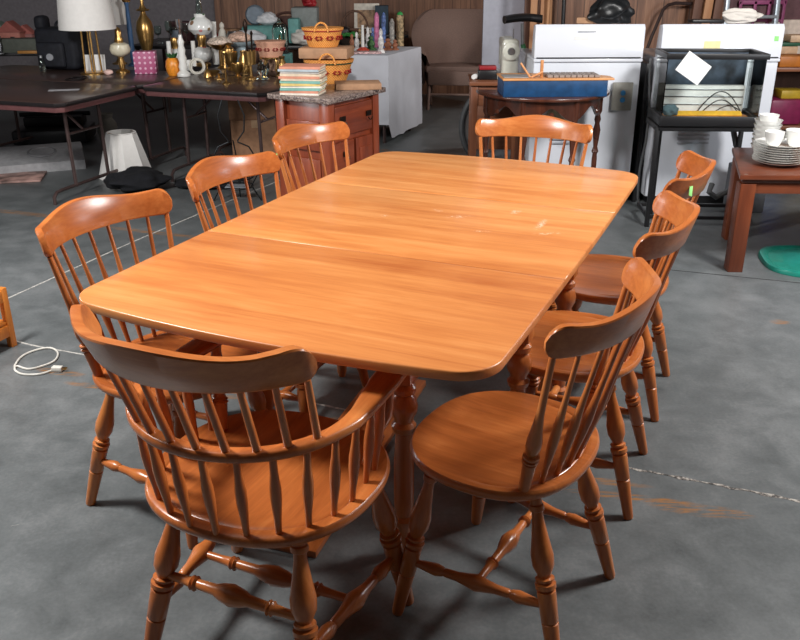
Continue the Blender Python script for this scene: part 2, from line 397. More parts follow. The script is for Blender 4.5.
def side_chair(label, grp):
    t = thing('dining_chair', label, 'chair', group=grp)
    seat_mb(.232, .215, .205, .447, .034).build('seat', w_y, t)
    for sx in (-1, 1):
        ch_leg((.188*sx, -.230, 0), (.125*sx, -.125, .418)).build('leg', w_z, t)
        ch_leg((.215*sx, .175, 0), (.145*sx, .115, .418)).build('leg', w_z, t)
        k = .36
        a = Vector((.188*sx, -.230, 0)).lerp(Vector((.125*sx, -.125, .418)), k); b = Vector((.215*sx, .175, 0)).lerp(Vector((.145*sx, .115, .418)), k)
        MB().lathe(a, b, STP, 14).build('stretcher', w_y, t)
        if sx < 0: l = a.lerp(b, .5)
        else: MB().lathe(l, a.lerp(b, .5), MDP, 14).build('stretcher', w_x, t)
    ss = [-.88+1.76*i/8 for i in range(9)]
    for i, s in enumerate(ss):
        x, y = crest_path(SCW, SYE, SBOW, s); top = Vector((x, y, SZC-SHH*.86))
        base = Vector((.178*s/.88, -.172+.050*(s/.88)**2, .444))
        if i in (0, 8): MB().lathe(base, top, PSP, 16).build('back_post', w_z, t)
        else: MB().lathe(base, top, SPP, 10).build('spindle', w_z, t)
    crest_mb(SCW, SYE, SBOW, SZC, SHH).build('crest_rail', w_x, t, angle=33)
    return t
G1 = 'side chairs around the dining table'
CH = [('R1', .252, 1.750, 1.02, 'side chair pulled out at the near right corner, its whole seat in view'),
      ('R2', .510, 2.300, 1.200, 'middle side chair on the right side, seat tucked under the table edge'),
      ('R3', .745, 2.862, 1.188, 'farthest side chair on the right side, light green sticker on its crest'),
      ('L1', -.632, 2.188, -2.033, 'side chair on the left side of the table, just behind the near armchair'),
      ('L2', -.372, 2.718, -2.018, 'middle side chair on the left side of the table'),
      ('L3', -.180, 3.307, -2.097, 'farthest side chair on the left side, in front of the red-brown cabinet')]
base = side_chair(CH[0][4], G1); base.location = (CH[0][1], CH[0][2], 0); base.rotation_euler = (0, 0, CH[0][3])
CO = {'R1': base}
for k, x, y, a, lb in CH[1:]: CO[k] = dup(base, (x, y, 0), a, lb)
mgreen = plain('green_sticker', (150, 225, 130), .6)
x, y = crest_path(SCW, SYE, SBOW, -.42)
st = MB(); st.box((0, 0, 0), (.016, .0014, .05), .0005, ry=.35); so = st.build('price_sticker', mgreen, CO['R3']); so['label'] = 'light green sticker'
xx, yy = crest_path(SCW, SYE, SBOW, -.62); x2_, y2_ = crest_path(SCW, SYE, SBOW, -.60); ta = math.atan2(y2_-yy, x2_-xx); so.location = (xx+.0122*sin(ta), yy-.0122*cos(ta)-.012, SZC); so.rotation_euler = (-.29, 0, ta)
so2 = MB().box((0, 0, 0), (.012, .0014, .03), .0005).build('price_sticker', mgreen, CO['L3']); so2['label'] = 'light green sticker'
xx, yy = crest_path(SCW, SYE, SBOW, .9); so2.location = (xx+.012, yy-.008, SZC-.01); so2.rotation_euler = (0, 0, .95)
# armchair
ACW, AYE, ABOW, AZC, AHH = .250, -.190, .145, .850, .046
ARZ = .645
def arm_path(s):  # s -1..1 : left tip .. back .. right tip (U-shape)
    a = abs(s); sg = 1 if s >= 0 else -1
    if a < .62:
        th = (a/.62)*R(88); return sg*.247*sin(th), -.045-.235*cos(th)
    q = (a-.62)/.38; return sg*(.247-.018*q), -.037+.225*q
def arm_rail():
    mb = MB(); rings = []; N = 80
    for i in range(N+1):
        s = -1+2*i/N; x, y = arm_path(s); x2, y2 = arm_path(min(1, s+.002)); x1, y1 = arm_path(max(-1, s-.002))
        t = Vector((x2-x1, y2-y1, 0)).normalized(); n = Vector((-t.y, t.x, 0)); a = abs(s)
        w = .032 if a < .5 else .032+.034*min(1, (a-.5)/.35)
        if a > .95: w *= math.sqrt(max(.02, 1-((a-.95)/.05)**2))*.75+.25
        h = .022; dz = .012*(max(0, a-.3)/.7)
        r = []
        for (p, q) in ((-.5, -.2), (-.5, .2), (-.42, .42), (-.3, .5), (.3, .5), (.42, .42), (.5, .2), (.5, -.2), (.42, -.42), (.3, -.5), (-.3, -.5), (-.42, -.42)):
            r.append(Vector((x, y, ARZ+dz))+n*(p*w)+Vector((0, 0, q*h)))
        rings.append(r)
    return mb.ring_surface(rings)
def armchair(label):
    t = thing('captains_armchair', label, 'armchair', group=None)
    seat_mb(.262, .245, .262, .447, .036, 2.3, .009, .07).build('seat', w_y, t)
    B, Fp = {}, {}
    for sx in (-1, 1):
        b0, b1 = Vector((.215*sx, -.235, 0)), Vector((.150*sx, -.14, .415)); f0, f1 = Vector((.255*sx, .185, 0)), Vector((.18*sx, .135, .415))
        ch_leg(b0, b1, 1.12).build('leg', w_z, t); ch_leg(f0, f1, 1.12).build('leg', w_z, t)
        a, b = b0.lerp(b1, .36), f0.lerp(f1, .36)
        MB().lathe(a, b, [(q, r*1.15) for q, r in STP], 14).build('stretcher', w_y, t)
        B[sx] = (a, b)
    MB().lathe(B[-1][0].lerp(B[-1][1], .5), B[1][0].lerp(B[1][1], .5), [(q, r*1.1) for q, r in MDP], 14).build('stretcher', w_x, t)
    MB().lathe(Vector((-.215, -.235, 0)).lerp(Vector((-.150, -.14, .415)), .54), Vector((.215, -.235, 0)).lerp(Vector((.150, -.14, .415)), .54), [(q, r*1.1) for q, r in MDP], 14).build('stretcher', w_x, t)
    NL = 16
    for i in range(NL):
        s = -.84+1.68*i/(NL-1); x, y = arm_path(s)
        a = abs(s); bx = x*.92; by = y*.93 if y < 0 else y*.8
        MB().lathe((bx, by+.006, .444), (x, y, ARZ-.008), SP2, 10).build('spindle', w_z, t)
    for sx in (-1, 1):
        x, y = arm_path(.93*sx)
        MB().lathe((x*.84, y-.055, .444), (x, y, ARZ), [(0, .014), (.1, .0155), (.3, .018), (.315, .0215), (.335, .017), (.35, .0215), (.37, .016), (.40, .014), (.5, .0205), (.6, .024), (.7, .021), (.85, .0135), (.9, .0125), (1, .014)], 16).build('arm_post', w_z, t)
    arm_rail().build('arm_rail', w_y, t, angle=60)
    for i in range(10):
        s = -.9+1.8*i/9; x, y = crest_path(ACW, AYE, ABOW, s); s2 = math.asin(x*.93/.249)/R(88)*.62; x2, y2 = arm_path(s2)
        MB().lathe((x2, y2, ARZ+.006), (x, y, AZC-AHH*.88), [(0, .0085), (.3, .0082), (.7, .0075), (1, .0065)], 10).build('spindle', w_z, t)
    crest_mb(ACW, AYE, ABOW, AZC, AHH, .024, .5).build('crest_rail', w_x, t, angle=33)
    return t
A = armchair('captain\'s armchair with its back to the camera at the near end of the table'); A.location = (-.290, 1.632, 0); A.rotation_euler = (0, 0, -.42)
B_ = dup(base, (.492, 3.385, 0), 2.80, 'side chair at the far end of the table, facing the camera')
# ================================================================ the room
def wall_wood():
    m, nt, b = nodes('wood_panelling')
    g = noise(nt, coords(nt, (9, 9, .5)), 2, 6, .65, 1.0); g2 = noise(nt, coords(nt, (40, 40, 1.5)), 2, 4, .6)
    f = math_(nt, 'ADD', math_(nt, 'MULTIPLY', g, .7), math_(nt, 'MULTIPLY', g2, .3))
    sep = nt.nodes.new('ShaderNodeSeparateXYZ'); nt.links.new(coords(nt), sep.inputs[0])
    fr = math_(nt, 'FRACT', math_(nt, 'DIVIDE', sep.outputs[0], .203)); line = math_(nt, 'LESS_THAN', fr, .035)
    col = ramp(nt, f, [(.35, (92, 62, 46)), (.5, (126, 88, 66)), (.65, (158, 116, 88))])
    col = mix(nt, math_(nt, 'MULTIPLY', line, .7), col, lin((45, 28, 20)))
    nt.links.new(col, b.inputs['Base Color']); b.inputs['Roughness'].default_value = .5; return m
mpan = wall_wood()
struct('wall_back', MB().box((1.7, 10.4, 1.6), (7.6, .1, 3.2), 0), mpan)
struct('wall_left', MB().box((-6.0, 4.2, 1.6), (.1, 16.5, 3.2), 0), plain('painted_block_left', (88, 86, 88), .8))
struct('wall_back_grey', MB().box((-4.05, 10.42, 1.6), (3.9, .1, 3.2), 0), plain('painted_block', (112, 108, 112), .8))
struct('wall_right', MB().box((5.55, 4.2, 1.6), (.1, 16.5, 3.2), 0), mpan)
struct('ceiling', MB().box((0, 4.2, 3.25), (12, 16.5, .1), 0), plain('ceiling_paint', (84, 82, 80), .9))
struct('wall_front', MB().box((0, -1.0, 1.6), (12, .1, 3.2), 0), plain('dark_painted_block', (60, 58, 58), .8)) if False else struct('wall_front', MB().box((0, -4.0, 1.6), (12, .1, 3.2), 0), plain('dark_front_paint', (58, 56, 58), .8))
struct('wall_partition', MB().box((3.15, 7.0, 1.2), (4.3, .06, 2.4), 0), mpan)
H = .665
# ---------------- folding tables
mlam = plain('brown_laminate', (66, 50, 46), .3, var=.12, ns=60, coat=.15); mrim = plain('maroon_rim', (96, 60, 60), .45)
medge = plain('black_edge', (28, 24, 25), .35); mtub = plain('brown_tube', (88, 72, 70), .3, .5)
def folding_table(nm, label, loc, rz, lx, ly, grp):
    t = thing(nm, label, 'table', loc, rz, grp)  # local: x along -length (0..-lx), y depth 0..ly ; near right corner at 0,0
    c = .05
    poly = [(-c, 0), (0, c), (0, ly-c), (-c, ly), (-lx+c, ly), (-lx, ly-c), (-lx, c), (-lx+c, 0)]
    MB().prism(poly, H-.02, H, .002).build('tabletop', mlam, t)
    MB().prism([(x+(.004 if x > -lx/2 else -.004), y+(.004 if y > ly/2 else -.004)) for x, y in poly], H-.026, H-.003, .003).build('edge_trim', medge, t)
    q = [(min(x+0, -.012) if x > -lx/2 else max(x, -lx+.012), min(max(y, .012), ly-.012)) for x, y in poly]
    MB().prism(q, H-.062, H-.024, .002).build('apron', mrim, t)
    for x0 in (-.19, -lx+.19):
        for y0 in (.25, ly-.24):
            MB().tube([(x0, y0, H-.06), (x0+(.01 if x0 > -lx/2 else -.01), y0, .07)], .0125).build('leg', mtub, t)
        xx = x0+(.01 if x0 > -lx/2 else -.01)
        MB().tube([(xx, .02, .0), (xx, .022, .05), (xx, .05, .075), (xx, .1, .08), (xx, ly-.1, .08), (xx, ly-.05, .075), (xx, ly-.022, .05), (xx, ly-.02, 0)], .0115).build('foot_bar', mtub, t)
        MB().tube([(x0+.003, .25, .42), (x0+.003, ly-.24, .42)], .009).build('cross_bar', mtub, t)
        MB().tube([(x0, ly/2, .42), (x0+(-.22 if x0 > -lx/2 else .22), ly/2, H-.06)], .009).build('brace', mtub, t)
    return t
ft = folding_table('folding_table', 'brown laminate folding table at left with the big white-shaded lamp on it', (-2.10, 5.39, 0), R(-19), 1.83, .84, 'folding tables')
folding_table('folding_table', 'rear brown folding table at left, under the black bag', (-1.815, 6.21, 0), R(-19), 1.83, .76, 'folding tables')
fu = folding_table('folding_table', 'brown folding table crowded with lamps and brass, behind the left chairs', (-.90, 5.80, 0), R(-20), .98, .76, 'folding tables')
folding_table('folding_table', 'rear folding table behind the crowded one, left of the white-cloth table', (-.66, 6.56, 0), R(-20), 1.04, .70, 'folding tables')
# back tables
def plain_table(nm, label, cx, cy, lx, ly, h, rz=0, mat=medge, grp=None):
    t = thing(nm, label, 'table', (cx, cy, 0), rz, grp)
    MB().box((0, 0, h-.015), (lx, ly, .03), .004).build('tabletop', mat, t)
    for sx in (-1, 1):
        for sy in (-1, 1): MB().lathe((sx*(lx/2-.06), sy*(ly/2-.06), 0), (sx*(lx/2-.06), sy*(ly/2-.06), h-.03), [(0, .016), (1, .018)], 8).build('leg', mtub, t)
    return t
TC = plain_table('display_table', 'dark table in the far left corner holding small houses and bottles', -4.2, 8.3, 2.0, .8, .72, R(4))
TD = plain_table('display_table', 'dark table behind the crowded one, piled with bags, boxes and trays', -1.35, 8.70, 2.3, .85, .74, R(-4))
def on(px, py, z=H): return atz(px, py, z)
def S(px_w, P):  # pixel width -> metres at P
    return px_w*(P-Vector((0, 0, CAM_H))).dot(_f)/F_PX
# ---------------- cabinet
mstone = None
def stone():
    m, nt, b = nodes('speckled_stone_top'); f = noise(nt, coords(nt), 120, 3, .7)
    nt.links.new(ramp(nt, f, [(.4, (70, 58, 56)), (.5, (128, 112, 106)), (.62, (176, 160, 150))]), b.inputs['Base Color']); b.inputs['Roughness'].default_value = .3; return m
cab = thing('washstand_cabinet', 'red-brown wooden cabinet with a speckled stone top, books and baskets on it', 'cabinet', (-.385, 4.68, 0), 0)
wr = wood('cabinet_red', (104, 42, 24), (140, 64, 38), (166, 86, 54), 2, .35, .25); wrx = wood('cabinet_red_x', (104, 42, 24), (140, 64, 38), (166, 86, 54), 0, .35, .25)
ca, cb = Vector((-.385, 4.56)), None
# local axes: front face runs from the near corner to the right and away, side face runs to the left and away
fa = R(57); cab.rotation_euler = (0, 0, fa)     # local +x along the front, local +y towards the left side
CWd, CDp, CHt = .49, .37, .77
dk = plain('dark_gap', (30, 14, 10), .7)
MB().box((CWd/2, CDp/2, CHt+.012), (CWd+.06, CDp+.06, .028), .004).build('stone_top', stone(), cab)
MB().box((CWd/2, CDp/2, CHt/2+.03), (CWd-.06, CDp-.05, CHt-.07), .002).build('body', wr, cab)
for x in (.03, CWd-.03):
    for y in (.03, CDp-.03): MB().box((x, y, CHt/2), (.06, .06, CHt), .003).build('corner_post', wr, cab)
d1 = MB().box((CWd/2, .018, .655), (CWd-.135, .03, .165), .004).build('drawer', wrx, cab)
d2 = MB().box((CWd*.31, .018, .46), (CWd*.36, .03, .16), .004).build('drawer', wrx, cab)
d3 = MB().box((CWd*.31, .018, .28), (CWd*.36, .03, .16), .004).build('drawer', wrx, cab)
dr = MB().box((CWd*.70, .018, .36), (CWd*.34, .03, .36), .004).build('door', wr, cab)
MB().box((CWd*.70, .0, .36), (CWd*.22, .012, .25), .004).build('panel', wr, dr)
for d, xs, z in ((d1, (.13, CWd-.11), .655), (d2, (CWd*.31,), .46), (d3, (CWd*.31,), .28)):
    for x in xs:
        mb = MB(); mb.box((x, -.004, z+.012), (.05, .004, .03), .001); mb.torus((x, -.014, z-.006), .018, .003, m=Matrix.Rotation(R(80), 4, 'X'), a0=pi, a1=2*pi); mb.build('drawer_pull', plain('dark_bronze', (52, 40, 34), .4, .8), d)
MB().ball((CWd*.56, -.006, .36), .012).build('knob', plain('dark_bronze', (52, 40, 34), .4, .8), dr)
sp = MB(); sp.box((.012, CDp/2, .58), (.012, CDp-.14, .16), .003); sp.box((.012, CDp/2, .27), (.012, CDp-.14, .36), .003); sp.build('side_panel', wr, cab)
def cabp(x, y, z=CHt+.027): 
    c, s_ = cos(fa), sin(fa); return (-.385+x*c-y*s_, 4.68+x*s_+y*c, z)
# books
bookm = [plain('cream_cover', (212, 196, 172), .6), plain('coral_cover', (206, 140, 116), .6), plain('pale_blue_cover', (170, 180, 186), .6), plain('teal_cover', (120, 170, 160), .6), plain('yellow_cover', (216, 188, 118), .6), plain('grey_cover', (180, 172, 165), .6), plain('off_white_cover', (226, 218, 205), .6)]
pg = plain('book_pages', (228, 214, 190), .8, ns=200)
order = [(6, 'bottom cream book of the stack on the stone top'), (1, 'coral book second from the bottom of the stack on the cabinet'), (3, 'teal book low in the stack, third from the bottom'), (6, 'off-white book fourth from the bottom of the stack'), (4, 'yellow-spined book in the lower half of the stack'), (3, 'teal book just above the yellow one in the stack'), (0, 'cream book in the middle of the stack, above the upper teal one'), (1, 'coral book in the upper middle of the stack'), (0, 'cream book fourth from the top of the stack'), (5, 'grey book third from the top of the stack'), (2, 'pale blue book second from the top of the stack'), (1, 'coral book lying on top of the stack on the cabinet')]
z = CHt+.0265; _q = atz(304, 93, CHt+.027); bx, by = _q.x, _q.y
for i, (c, lb) in enumerate(order):
    h = .0105+.003*((i*7) % 3)/2; t = thing('book', lb, 'book', (bx+rnd.uniform(-.006, .006), by+rnd.uniform(-.006, .006), z), R(-2)+rnd.uniform(-.05, .05)+R(-6), 'children\'s books stacked on the cabinet')
    w_, d_ = .225+rnd.uniform(-.008, .006), .16
    MB().box((0, 0, h/2), (w_-.006, d_-.008, h-.003), 0).build('pages', pg, t)
    mb = MB(); mb.box((0, 0, .0008), (w_, d_, .0014), 0); mb.box((0, 0, h-.0008), (w_, d_, .0014), 0); mb.box((0, -d_/2, h/2), (w_, .0016, h), 0); mb.build('cover', bookm[c], t); z += h+.0006
# flat board box on the cabinet & baskets
mcard = plain('cardboard_tan', (168, 130, 100), .8); mcard2 = plain('cardboard_brown', (150, 112, 84), .8)
def weave(name, c1, c2, c3, s=1.0):
    if name in _m: return _m[name]
    m, nt, b = nodes(name); t = nt.nodes.new('ShaderNodeTexCoord'); sep = nt.nodes.new('ShaderNodeSeparateXYZ'); nt.links.new(t.outputs['Object'], sep.inputs[0])
    an = math_(nt, 'ARCTAN2', sep.outputs[1], sep.outputs[0])
    w1 = math_(nt, 'SINE', math_(nt, 'MULTIPLY', an, 40*s)); w2 = math_(nt, 'SINE', math_(nt, 'MULTIPLY', sep.outputs[2], 420))
    f = math_(nt, 'ADD', math_(nt, 'MULTIPLY', math_(nt, 'MULTIPLY', w1, w2), .3), .5)
    f = math_(nt, 'ADD', f, math_(nt, 'MULTIPLY', math_(nt, 'SUBTRACT', noise(nt, t.outputs['Object'], 30), .5), .3))
    nt.links.new(ramp(nt, f, [(.2, c1), (.5, c2), (.8, c3)]), b.inputs['Base Color']); b.inputs['Roughness'].default_value = .5; bump(nt, b, f, .5, .004)
    _m[name] = m; return m
wv = weave('honey_splint', (176, 96, 36), (222, 148, 70), (238, 176, 100)); wp = weave('pink_splint', (190, 130, 104), (222, 166, 138), (236, 190, 164))
mred = plain('dark_red_paint', (150, 30, 36), .5); mgrn = plain('dark_green_paint', (50, 72, 48), .5)
def basket(nm, label, loc, r0, r1, h, mat, band, star=False, handle=True, yk=.8, rz=0):
    t = thing(nm, label, 'basket', loc, rz)
    def ringat(r, z, k=1): return [Vector((r*k*cos(2*pi*j/40), r*k*yk*sin(2*pi*j/40), z)) for j in range(40)]
    mb = MB(); rs = [ringat(r0*.05, .002), ringat(r0, 0)]
    for i in range(1, 9): q = i/8; rs.append(ringat(r0+(r1-r0)*(q**.8), h*q))
    for i in range(8, 0, -1): q = i/8; rs.append(ringat(r0+(r1-r0)*(q**.8)-.006, h*q))
    rs.append(ringat(r0*.9, .008)); rs.append(ringat(r0*.05, .008)); mb.ring_surface(rs); mb.build('body', mat, t)
    def hoop(z0, z1, mt, nm2, out=.004, k=None):
        m2 = MB(); ra = r0+(r1-r0)*((z0/h)**.8)+out; rb = r0+(r1-r0)*((min(z1/h, 1))**.8)+out
        m2.ring_surface([ringat(ra-.005, z0), ringat(ra, z0), ringat(rb, z1), ringat(rb-.005, z1)]); m2.build(nm2, mt, t)
    hoop(h*.90, h*1.03, mat, 'rim', .007); hoop(h*.84, h*.90, band, 'coloured_band', .005)
    m3 = MB()
    for j in range(10):
        a = 2*pi*j/10+.15; q = .5; r = (r0+(r1-r0)*(q**.8))+.004
        for dz, dl in ((0, .16), (.006, .1), (-.006, .1)):
            for da in (-dl, dl):
                m3.ball((r*cos(a+da), r*yk*sin(a+da), h*q+dz*1.4), (.010, .010, .0035), 6)
    m3.build('painted_pattern', mred, t)
    if handle:
        for sgn in (-1, 1) if handle == 2 else (-1,):
            y0 = sgn*r1*yk
            pts = [(r1*.33*cos(a), y0*1.01+.0*a, h*.86+r1*.42*sin(a)) for a in [pi*i/14 for i in range(15)]]
            MB().tube(pts, .0055, 6).build('handle', mat, t)
    return t
x, y, _ = cabp(.32, .16)
bb = single('flat_box', MB().box((0, 0, .017), (.26, .17, .034), .003), mcard, 'flat tan cardboard box lying on the stone top beside the books', 'box', cabp(.40, .085), fa-R(50))
_q = atz(328, 85, CHt+.027); bigc = (_q.x, _q.y+.10, CHt+.027); 
bk1 = basket('picnic_basket', 'large honey-coloured basket with green band standing on the cabinet', bigc, .095, .145, .135, wv, mgrn, handle=1, rz=0)
bx2 = single('flat_box', MB().box((0, 0, .030), (.29, .22, .058), .003), mcard, 'tan cardboard box between the two honey-coloured baskets', 'box', (bigc[0]-.01, bigc[1]+.02, bigc[2]+.1465), R(-8))
bk2 = basket('picnic_basket', 'honey-coloured basket with dark red band, topmost on the cabinet pile', (bigc[0]-.03, bigc[1]+.02, bigc[2]+.207), .085, .118, .105, wv, mred, handle=1, rz=0)
# ---------------- white-cloth table with figurines
P = on(387, 56)
wt = thing('folding_table', 'small table under a white cloth covered with figurines', 'table', (-.1, 7.4, 0), 0, 'folding tables')
wt.rotation_euler = (0, 0, 0)
mcl = plain('white_cloth', (196, 198, 206), .8, 0, .04, ns=6)
def cloth_box(poly, ztop, zbot_fn, name, mat, parent, wav=.012):
    mb = MB(); N = len(poly); per = []
    for i in range(N):
        a = Vector(poly[i]); b = Vector(poly[(i+1) % N]); k = 14
        for j in range(k): per.append(a.lerp(b, j/k))
    cx = sum(p.x for p in per)/len(per); cy = sum(p.y for p in per)/len(per)
    rings = [[Vector((cx+(p.x-cx)*.02, cy+(p.y-cy)*.02, ztop)) for p in per], [Vector((p.x, p.y, ztop)) for p in per]]
    for q in (.03, .2, .4, .6, .8, 1):
        r = []
        for i, p in enumerate(per):
            zb = zbot_fn(p); z = ztop-(ztop-zb)*q; d = Vector((p.x-cx, p.y-cy)); d.normalize(); w_ = wav*q*sin(i*1.35+1.2*sin(i*.7))+.01*q+.004
            r.append(Vector((p.x+d.x*w_, p.y+d.y*w_, z)))
        rings.append(r)
    mb.ring_surface(rings, caps=False); return mb.build(name, mat, parent)
poly = [(-.45, .05), (0, 0), (.28, .72), (-.2, .8)]
MB().prism(poly, .70, .735, .003).build('tabletop', medge, wt)
for q in poly: MB().lathe((q[0]*.8-.03, q[1]*.8+.06, 0), (q[0]*.8-.03, q[1]*.8+.06, .70), [(0, .014), (1, .014)], 8).build('leg', mtub, wt)
cl = cloth_box([(-.47, .035), (.01, -.015), (.30, .73), (-.22, .82)], .741, lambda p: .05 if p.x > .02 or p.y > .3 else .17, 'tablecloth', mcl, None)
cl.location = (-.1, 7.4, 0); tag(cl, 'white cloth hanging to the floor over the figurine table', 'tablecloth')
# ---------------- wicker chair
mwk = plain('brown_wicker', (140, 116, 106), .7, bmp=.8, ns=120)
wk = thing('wicker_chair', 'brown wicker barrel chair standing by the far panelled wall', 'chair', (.62, 9.35, 0), R(-6))
def wicker():
    mb = MB(); inner = []; rows = []
    N = 30
    def edge(a):  # a -1..1 around the back ; returns plan position & top height
        th = a*R(118); r = .36; x = r*sin(th); y = .30*cos(th); top = .98-.42*max(0, abs(a)-.35)**1.3*1.6
        return x, y, top
    for q in (0, .25, .5, .75, .92, 1.0, 1.0, .9, .5, 0):
        pass
    outer = []; 
    for (q, off, fl) in ((0, .02, 0), (.3, .02, 0), (.6, .02, .01), (.85, .02, .05), (1, .03, .10), (1.0, -.0, .09), (.85, -.025, .03), (.6, -.03, 0), (.3, -.03, 0), (0, -.03, 0)):
        r = []
        for i in range(N+1):
            a = -1+2*i/N; x, y, top = edge(a); L = math.hypot(x, y); k = (L+off+fl)/L
            r.append(Vector((x*k, y*k, .26+(top-.26)*q)))
        outer.append(r)
    mb.ring_surface(outer, closed=False, caps=False); return mb
wicker().build('backrest', mwk, wk)
mb = MB(); mb.prism([(.36*sin(a), .30*cos(a)) for a in [R(118)*i/8 for i in range(-8, 9)]], .38, .44, .01); mb.build('seat', mwk, wk)
mb = MB(); mb.box((0, -.20, .33), (.60, .03, .14), .01); mb.build('skirt', mwk, wk)
for x in (-.3, .3):
    for y in (-.17, .2): MB().lathe((x, y, 0), (x*.95, y, .38), [(0, .018), (1, .022)], 10).build('leg', mwk, wk)
MB().tube([(-.29, -.17, .16), (.29, -.17, .16)], .012).build('stretcher', mwk, wk)
# ---------------- grey panel leaning by the wall and boards
single('grey_door_panel', MB().box((0, 0, 1.0), (.62, .04, 2.0), .004, rx=R(-3)), plain('grey_panel_paint', (176, 178, 190), .5, var=.03), 'pale grey door panel leaning behind the sewing machine', 'panel', (.99, 7.3, 0.003))
wpn = wood('raw_board', (130, 86, 56), (170, 120, 82), (196, 148, 106), 2, .6, 0)
wdb = wood('dark_board', (70, 44, 32), (98, 64, 48), (120, 82, 62), 2, .6, 0)
for i, (px, Y, w_, m_, lb) in enumerate(((527, 6.88, .05, wdb, 'dark narrow board leaning left of the pale ones'), (533, 6.8, .05, wpn, 'pale narrow board leaning at the partition edge'), (543, 6.8, .05, wpn, 'pale narrow board leaning right beside the other pale one'))):
    q = aty(px, 20, Y); single('leaning_board', MB().box((0, 0, .98), (w_, .025, 1.95), .002, rx=R(-4)), m_, lb, 'board', (q.x, Y-.02, .002), group='boards leaning behind the dryers')
q = aty(551, 12, 6.75); single('wooden_pole', MB().lathe((0, 0, 0), (-.03, .1, 1.75), [(0, .014), (1, .013)], 10), wpn, 'pale wooden pole leaning beside the red one', 'pole', (q.x+.02, 6.72, 0))
q = aty(549, 10, 6.7)
rp = thing('red_handled_pole', 'pole with a red grip leaning on the partition wall', 'pole', (q.x-.0, 6.66, 0))
MB().lathe((0, 0, 0), (0, .08, 1.25), [(0, .012), (1, .013)], 10).build('shaft', wpn, rp); MB().lathe((0, .08, 1.251), (0, .11, 1.7), [(0, .016), (1, .016)], 10).build('grip', mred, rp)
q = aty(565, 10, 6.75); single('black_pole', MB().lathe((0, 0, 0), (-.02, .1, 1.7), [(0, .015), (1, .015)], 10), black, 'thin black pole leaning on the partition wall', 'pole', (q.x+.01, 6.72, 0))
for i, (px, lb) in enumerate(((706, 'reddish stud board left of the other two'), (717, 'middle stud board leaning behind the right dryer'), (727, 'stud board nearest the ladder'))):
    q = aty(px, 12, 6.7); single('stud_board', MB().box((0, 0, 1.1), (.06, .04, 2.2), .002, rx=R(-2), ry=R(3)), wpn if i == 1 else wdb, lb, 'board', (q.x-.04, 6.8, .003), group='boards leaning behind the dryers')
# ---------------- sewing machine on its table, bicycle
stb = thing('sewing_table', 'brown wooden sewing table behind the far armchair', 'table', (.46, 5.62, 0), R(-3))
wbr = wood('walnut', (92, 52, 34), (126, 76, 50), (150, 96, 66), 0, .4, .1); wbz = wood('walnut_z', (92, 52, 34), (126, 76, 50), (150, 96, 66), 2, .4, .1)
MB().box((.175, .2, .745), (.37, .42, .025), .003).build('tabletop', wbr, stb); MB().box((.175, .03, .665), (.29, .02, .13), .002).build('drawer_front', wbr, stb)
MB().box((.175, .2, .665), (.28, .3, .12), .002).build('carcass', wbr, stb)
for x in (.025, .325):
    for y in (.03, .37): MB().box((x, y, .366), (.045, .04, .732), .002).build('leg', wbz, stb)
MB().box((.175, .37, .4), (.28, .02, .3), .002).build('back_panel', wbr, stb)
sm = thing('sewing_machine', 'cream sewing machine with a round handwheel on the brown sewing table', 'sewing machine', (.715, 5.76, .7575), 0)
mcream = plain('cream_enamel', (204, 204, 192), .3, coat=.3, var=.03)
MB().box((0, .10, .018), (.16, .34, .036), .008).build('bed', mcream, sm); MB().box((0, -.02, .135), (.11, .10, .23), .025, seg=4).build('column', mcream, sm)
MB().box((0, .12, .215), (.09, .24, .07), .02, seg=4).build('arm', mcream, sm); MB().box((0, .225, .13), (.08, .06, .14), .01).build('head', mcream, sm)
hw_ = MB().lathe((0, -.066, .18), (0, -.095, .18), [(0, .05), (.2, .056), (.8, .056), (1, .048)], 24).build('handwheel', mcream, sm); MB().lathe((0, -.0955, .18), (0, -.104, .18), [(0, .024), (1, .02)], 20).build('clutch_knob', steel, hw_)
MB().lathe((.02, 0, .245), (.02, 0, .31), [(0, .004), (1, .003)], 6).build('spool_pin', steel, sm)
single('presser_pedal', MB().box((0, 0, .03), (.12, .1, .06), .008), black, 'small black pedal with a red top beside the sewing machine', 'pedal', (.575, 5.75, .7577))
single('red_tin', MB().box((0, 0, .012), (.11, .08, .024), .004), mred, 'flat red tin on the black pedal left of the sewing machine', 'tin', (.575, 5.75, .8185))
q = on(474, 74, .758); single('white_bottle', MB().lathe((-.03, 0, .018), (.05, .02, .018), [(0, .014), (.05, .017), (.75, .017), (.85, .008), (1, .008)], 12), paper, 'small white bottle lying at the left end of the sewing table', 'bottle', (.50, 5.72, .758), 0.9)
bc = thing('bicycle', 'bicycle with black saddle and green frame behind the sewing machine', 'bicycle', (1.0, 6.36, 0), R(4))
mty = plain('tyre_grey', (78, 80, 82), .6); bgr = plain('green_frame', (36, 92, 56), .35, coat=.4)
for cx, nm in ((-.22, 'wheel'), (.80, 'wheel')):
    wh = MB().torus((cx, 0, .345), .325, .02, 48, 8, m=Matrix.Rotation(R(90), 4, 'X')).build(nm, mty, bc)
    mb = MB(); mb.torus((cx, 0, .345), .30, .006, 48, 6, m=Matrix.Rotation(R(90), 4, 'X'))
    for i in range(20): a = 2*pi*i/20; mb.tube([(cx+.02*cos(a), 0, .345+.02*sin(a)), (cx+.3*cos(a), 0, .345+.3*sin(a))], .0012, 4)
    mb.build('spokes', steel, wh)
mb = MB(); mb.tube([(-.22, 0, .345), (-.08, 0, .72), (-.12, 0, .92)], .016); mb.tube([(-.08, 0, .72), (.52, 0, .80)], .017); mb.tube([(.10, 0, .30), (-.12, 0, .92)], .017); mb.tube([(.15, 0, .30), (.52, 0, .74)], .019); mb.tube([(-.22, 0, .345), (.15, 0, .30)], .01); mb.build('frame', bgr, bc)
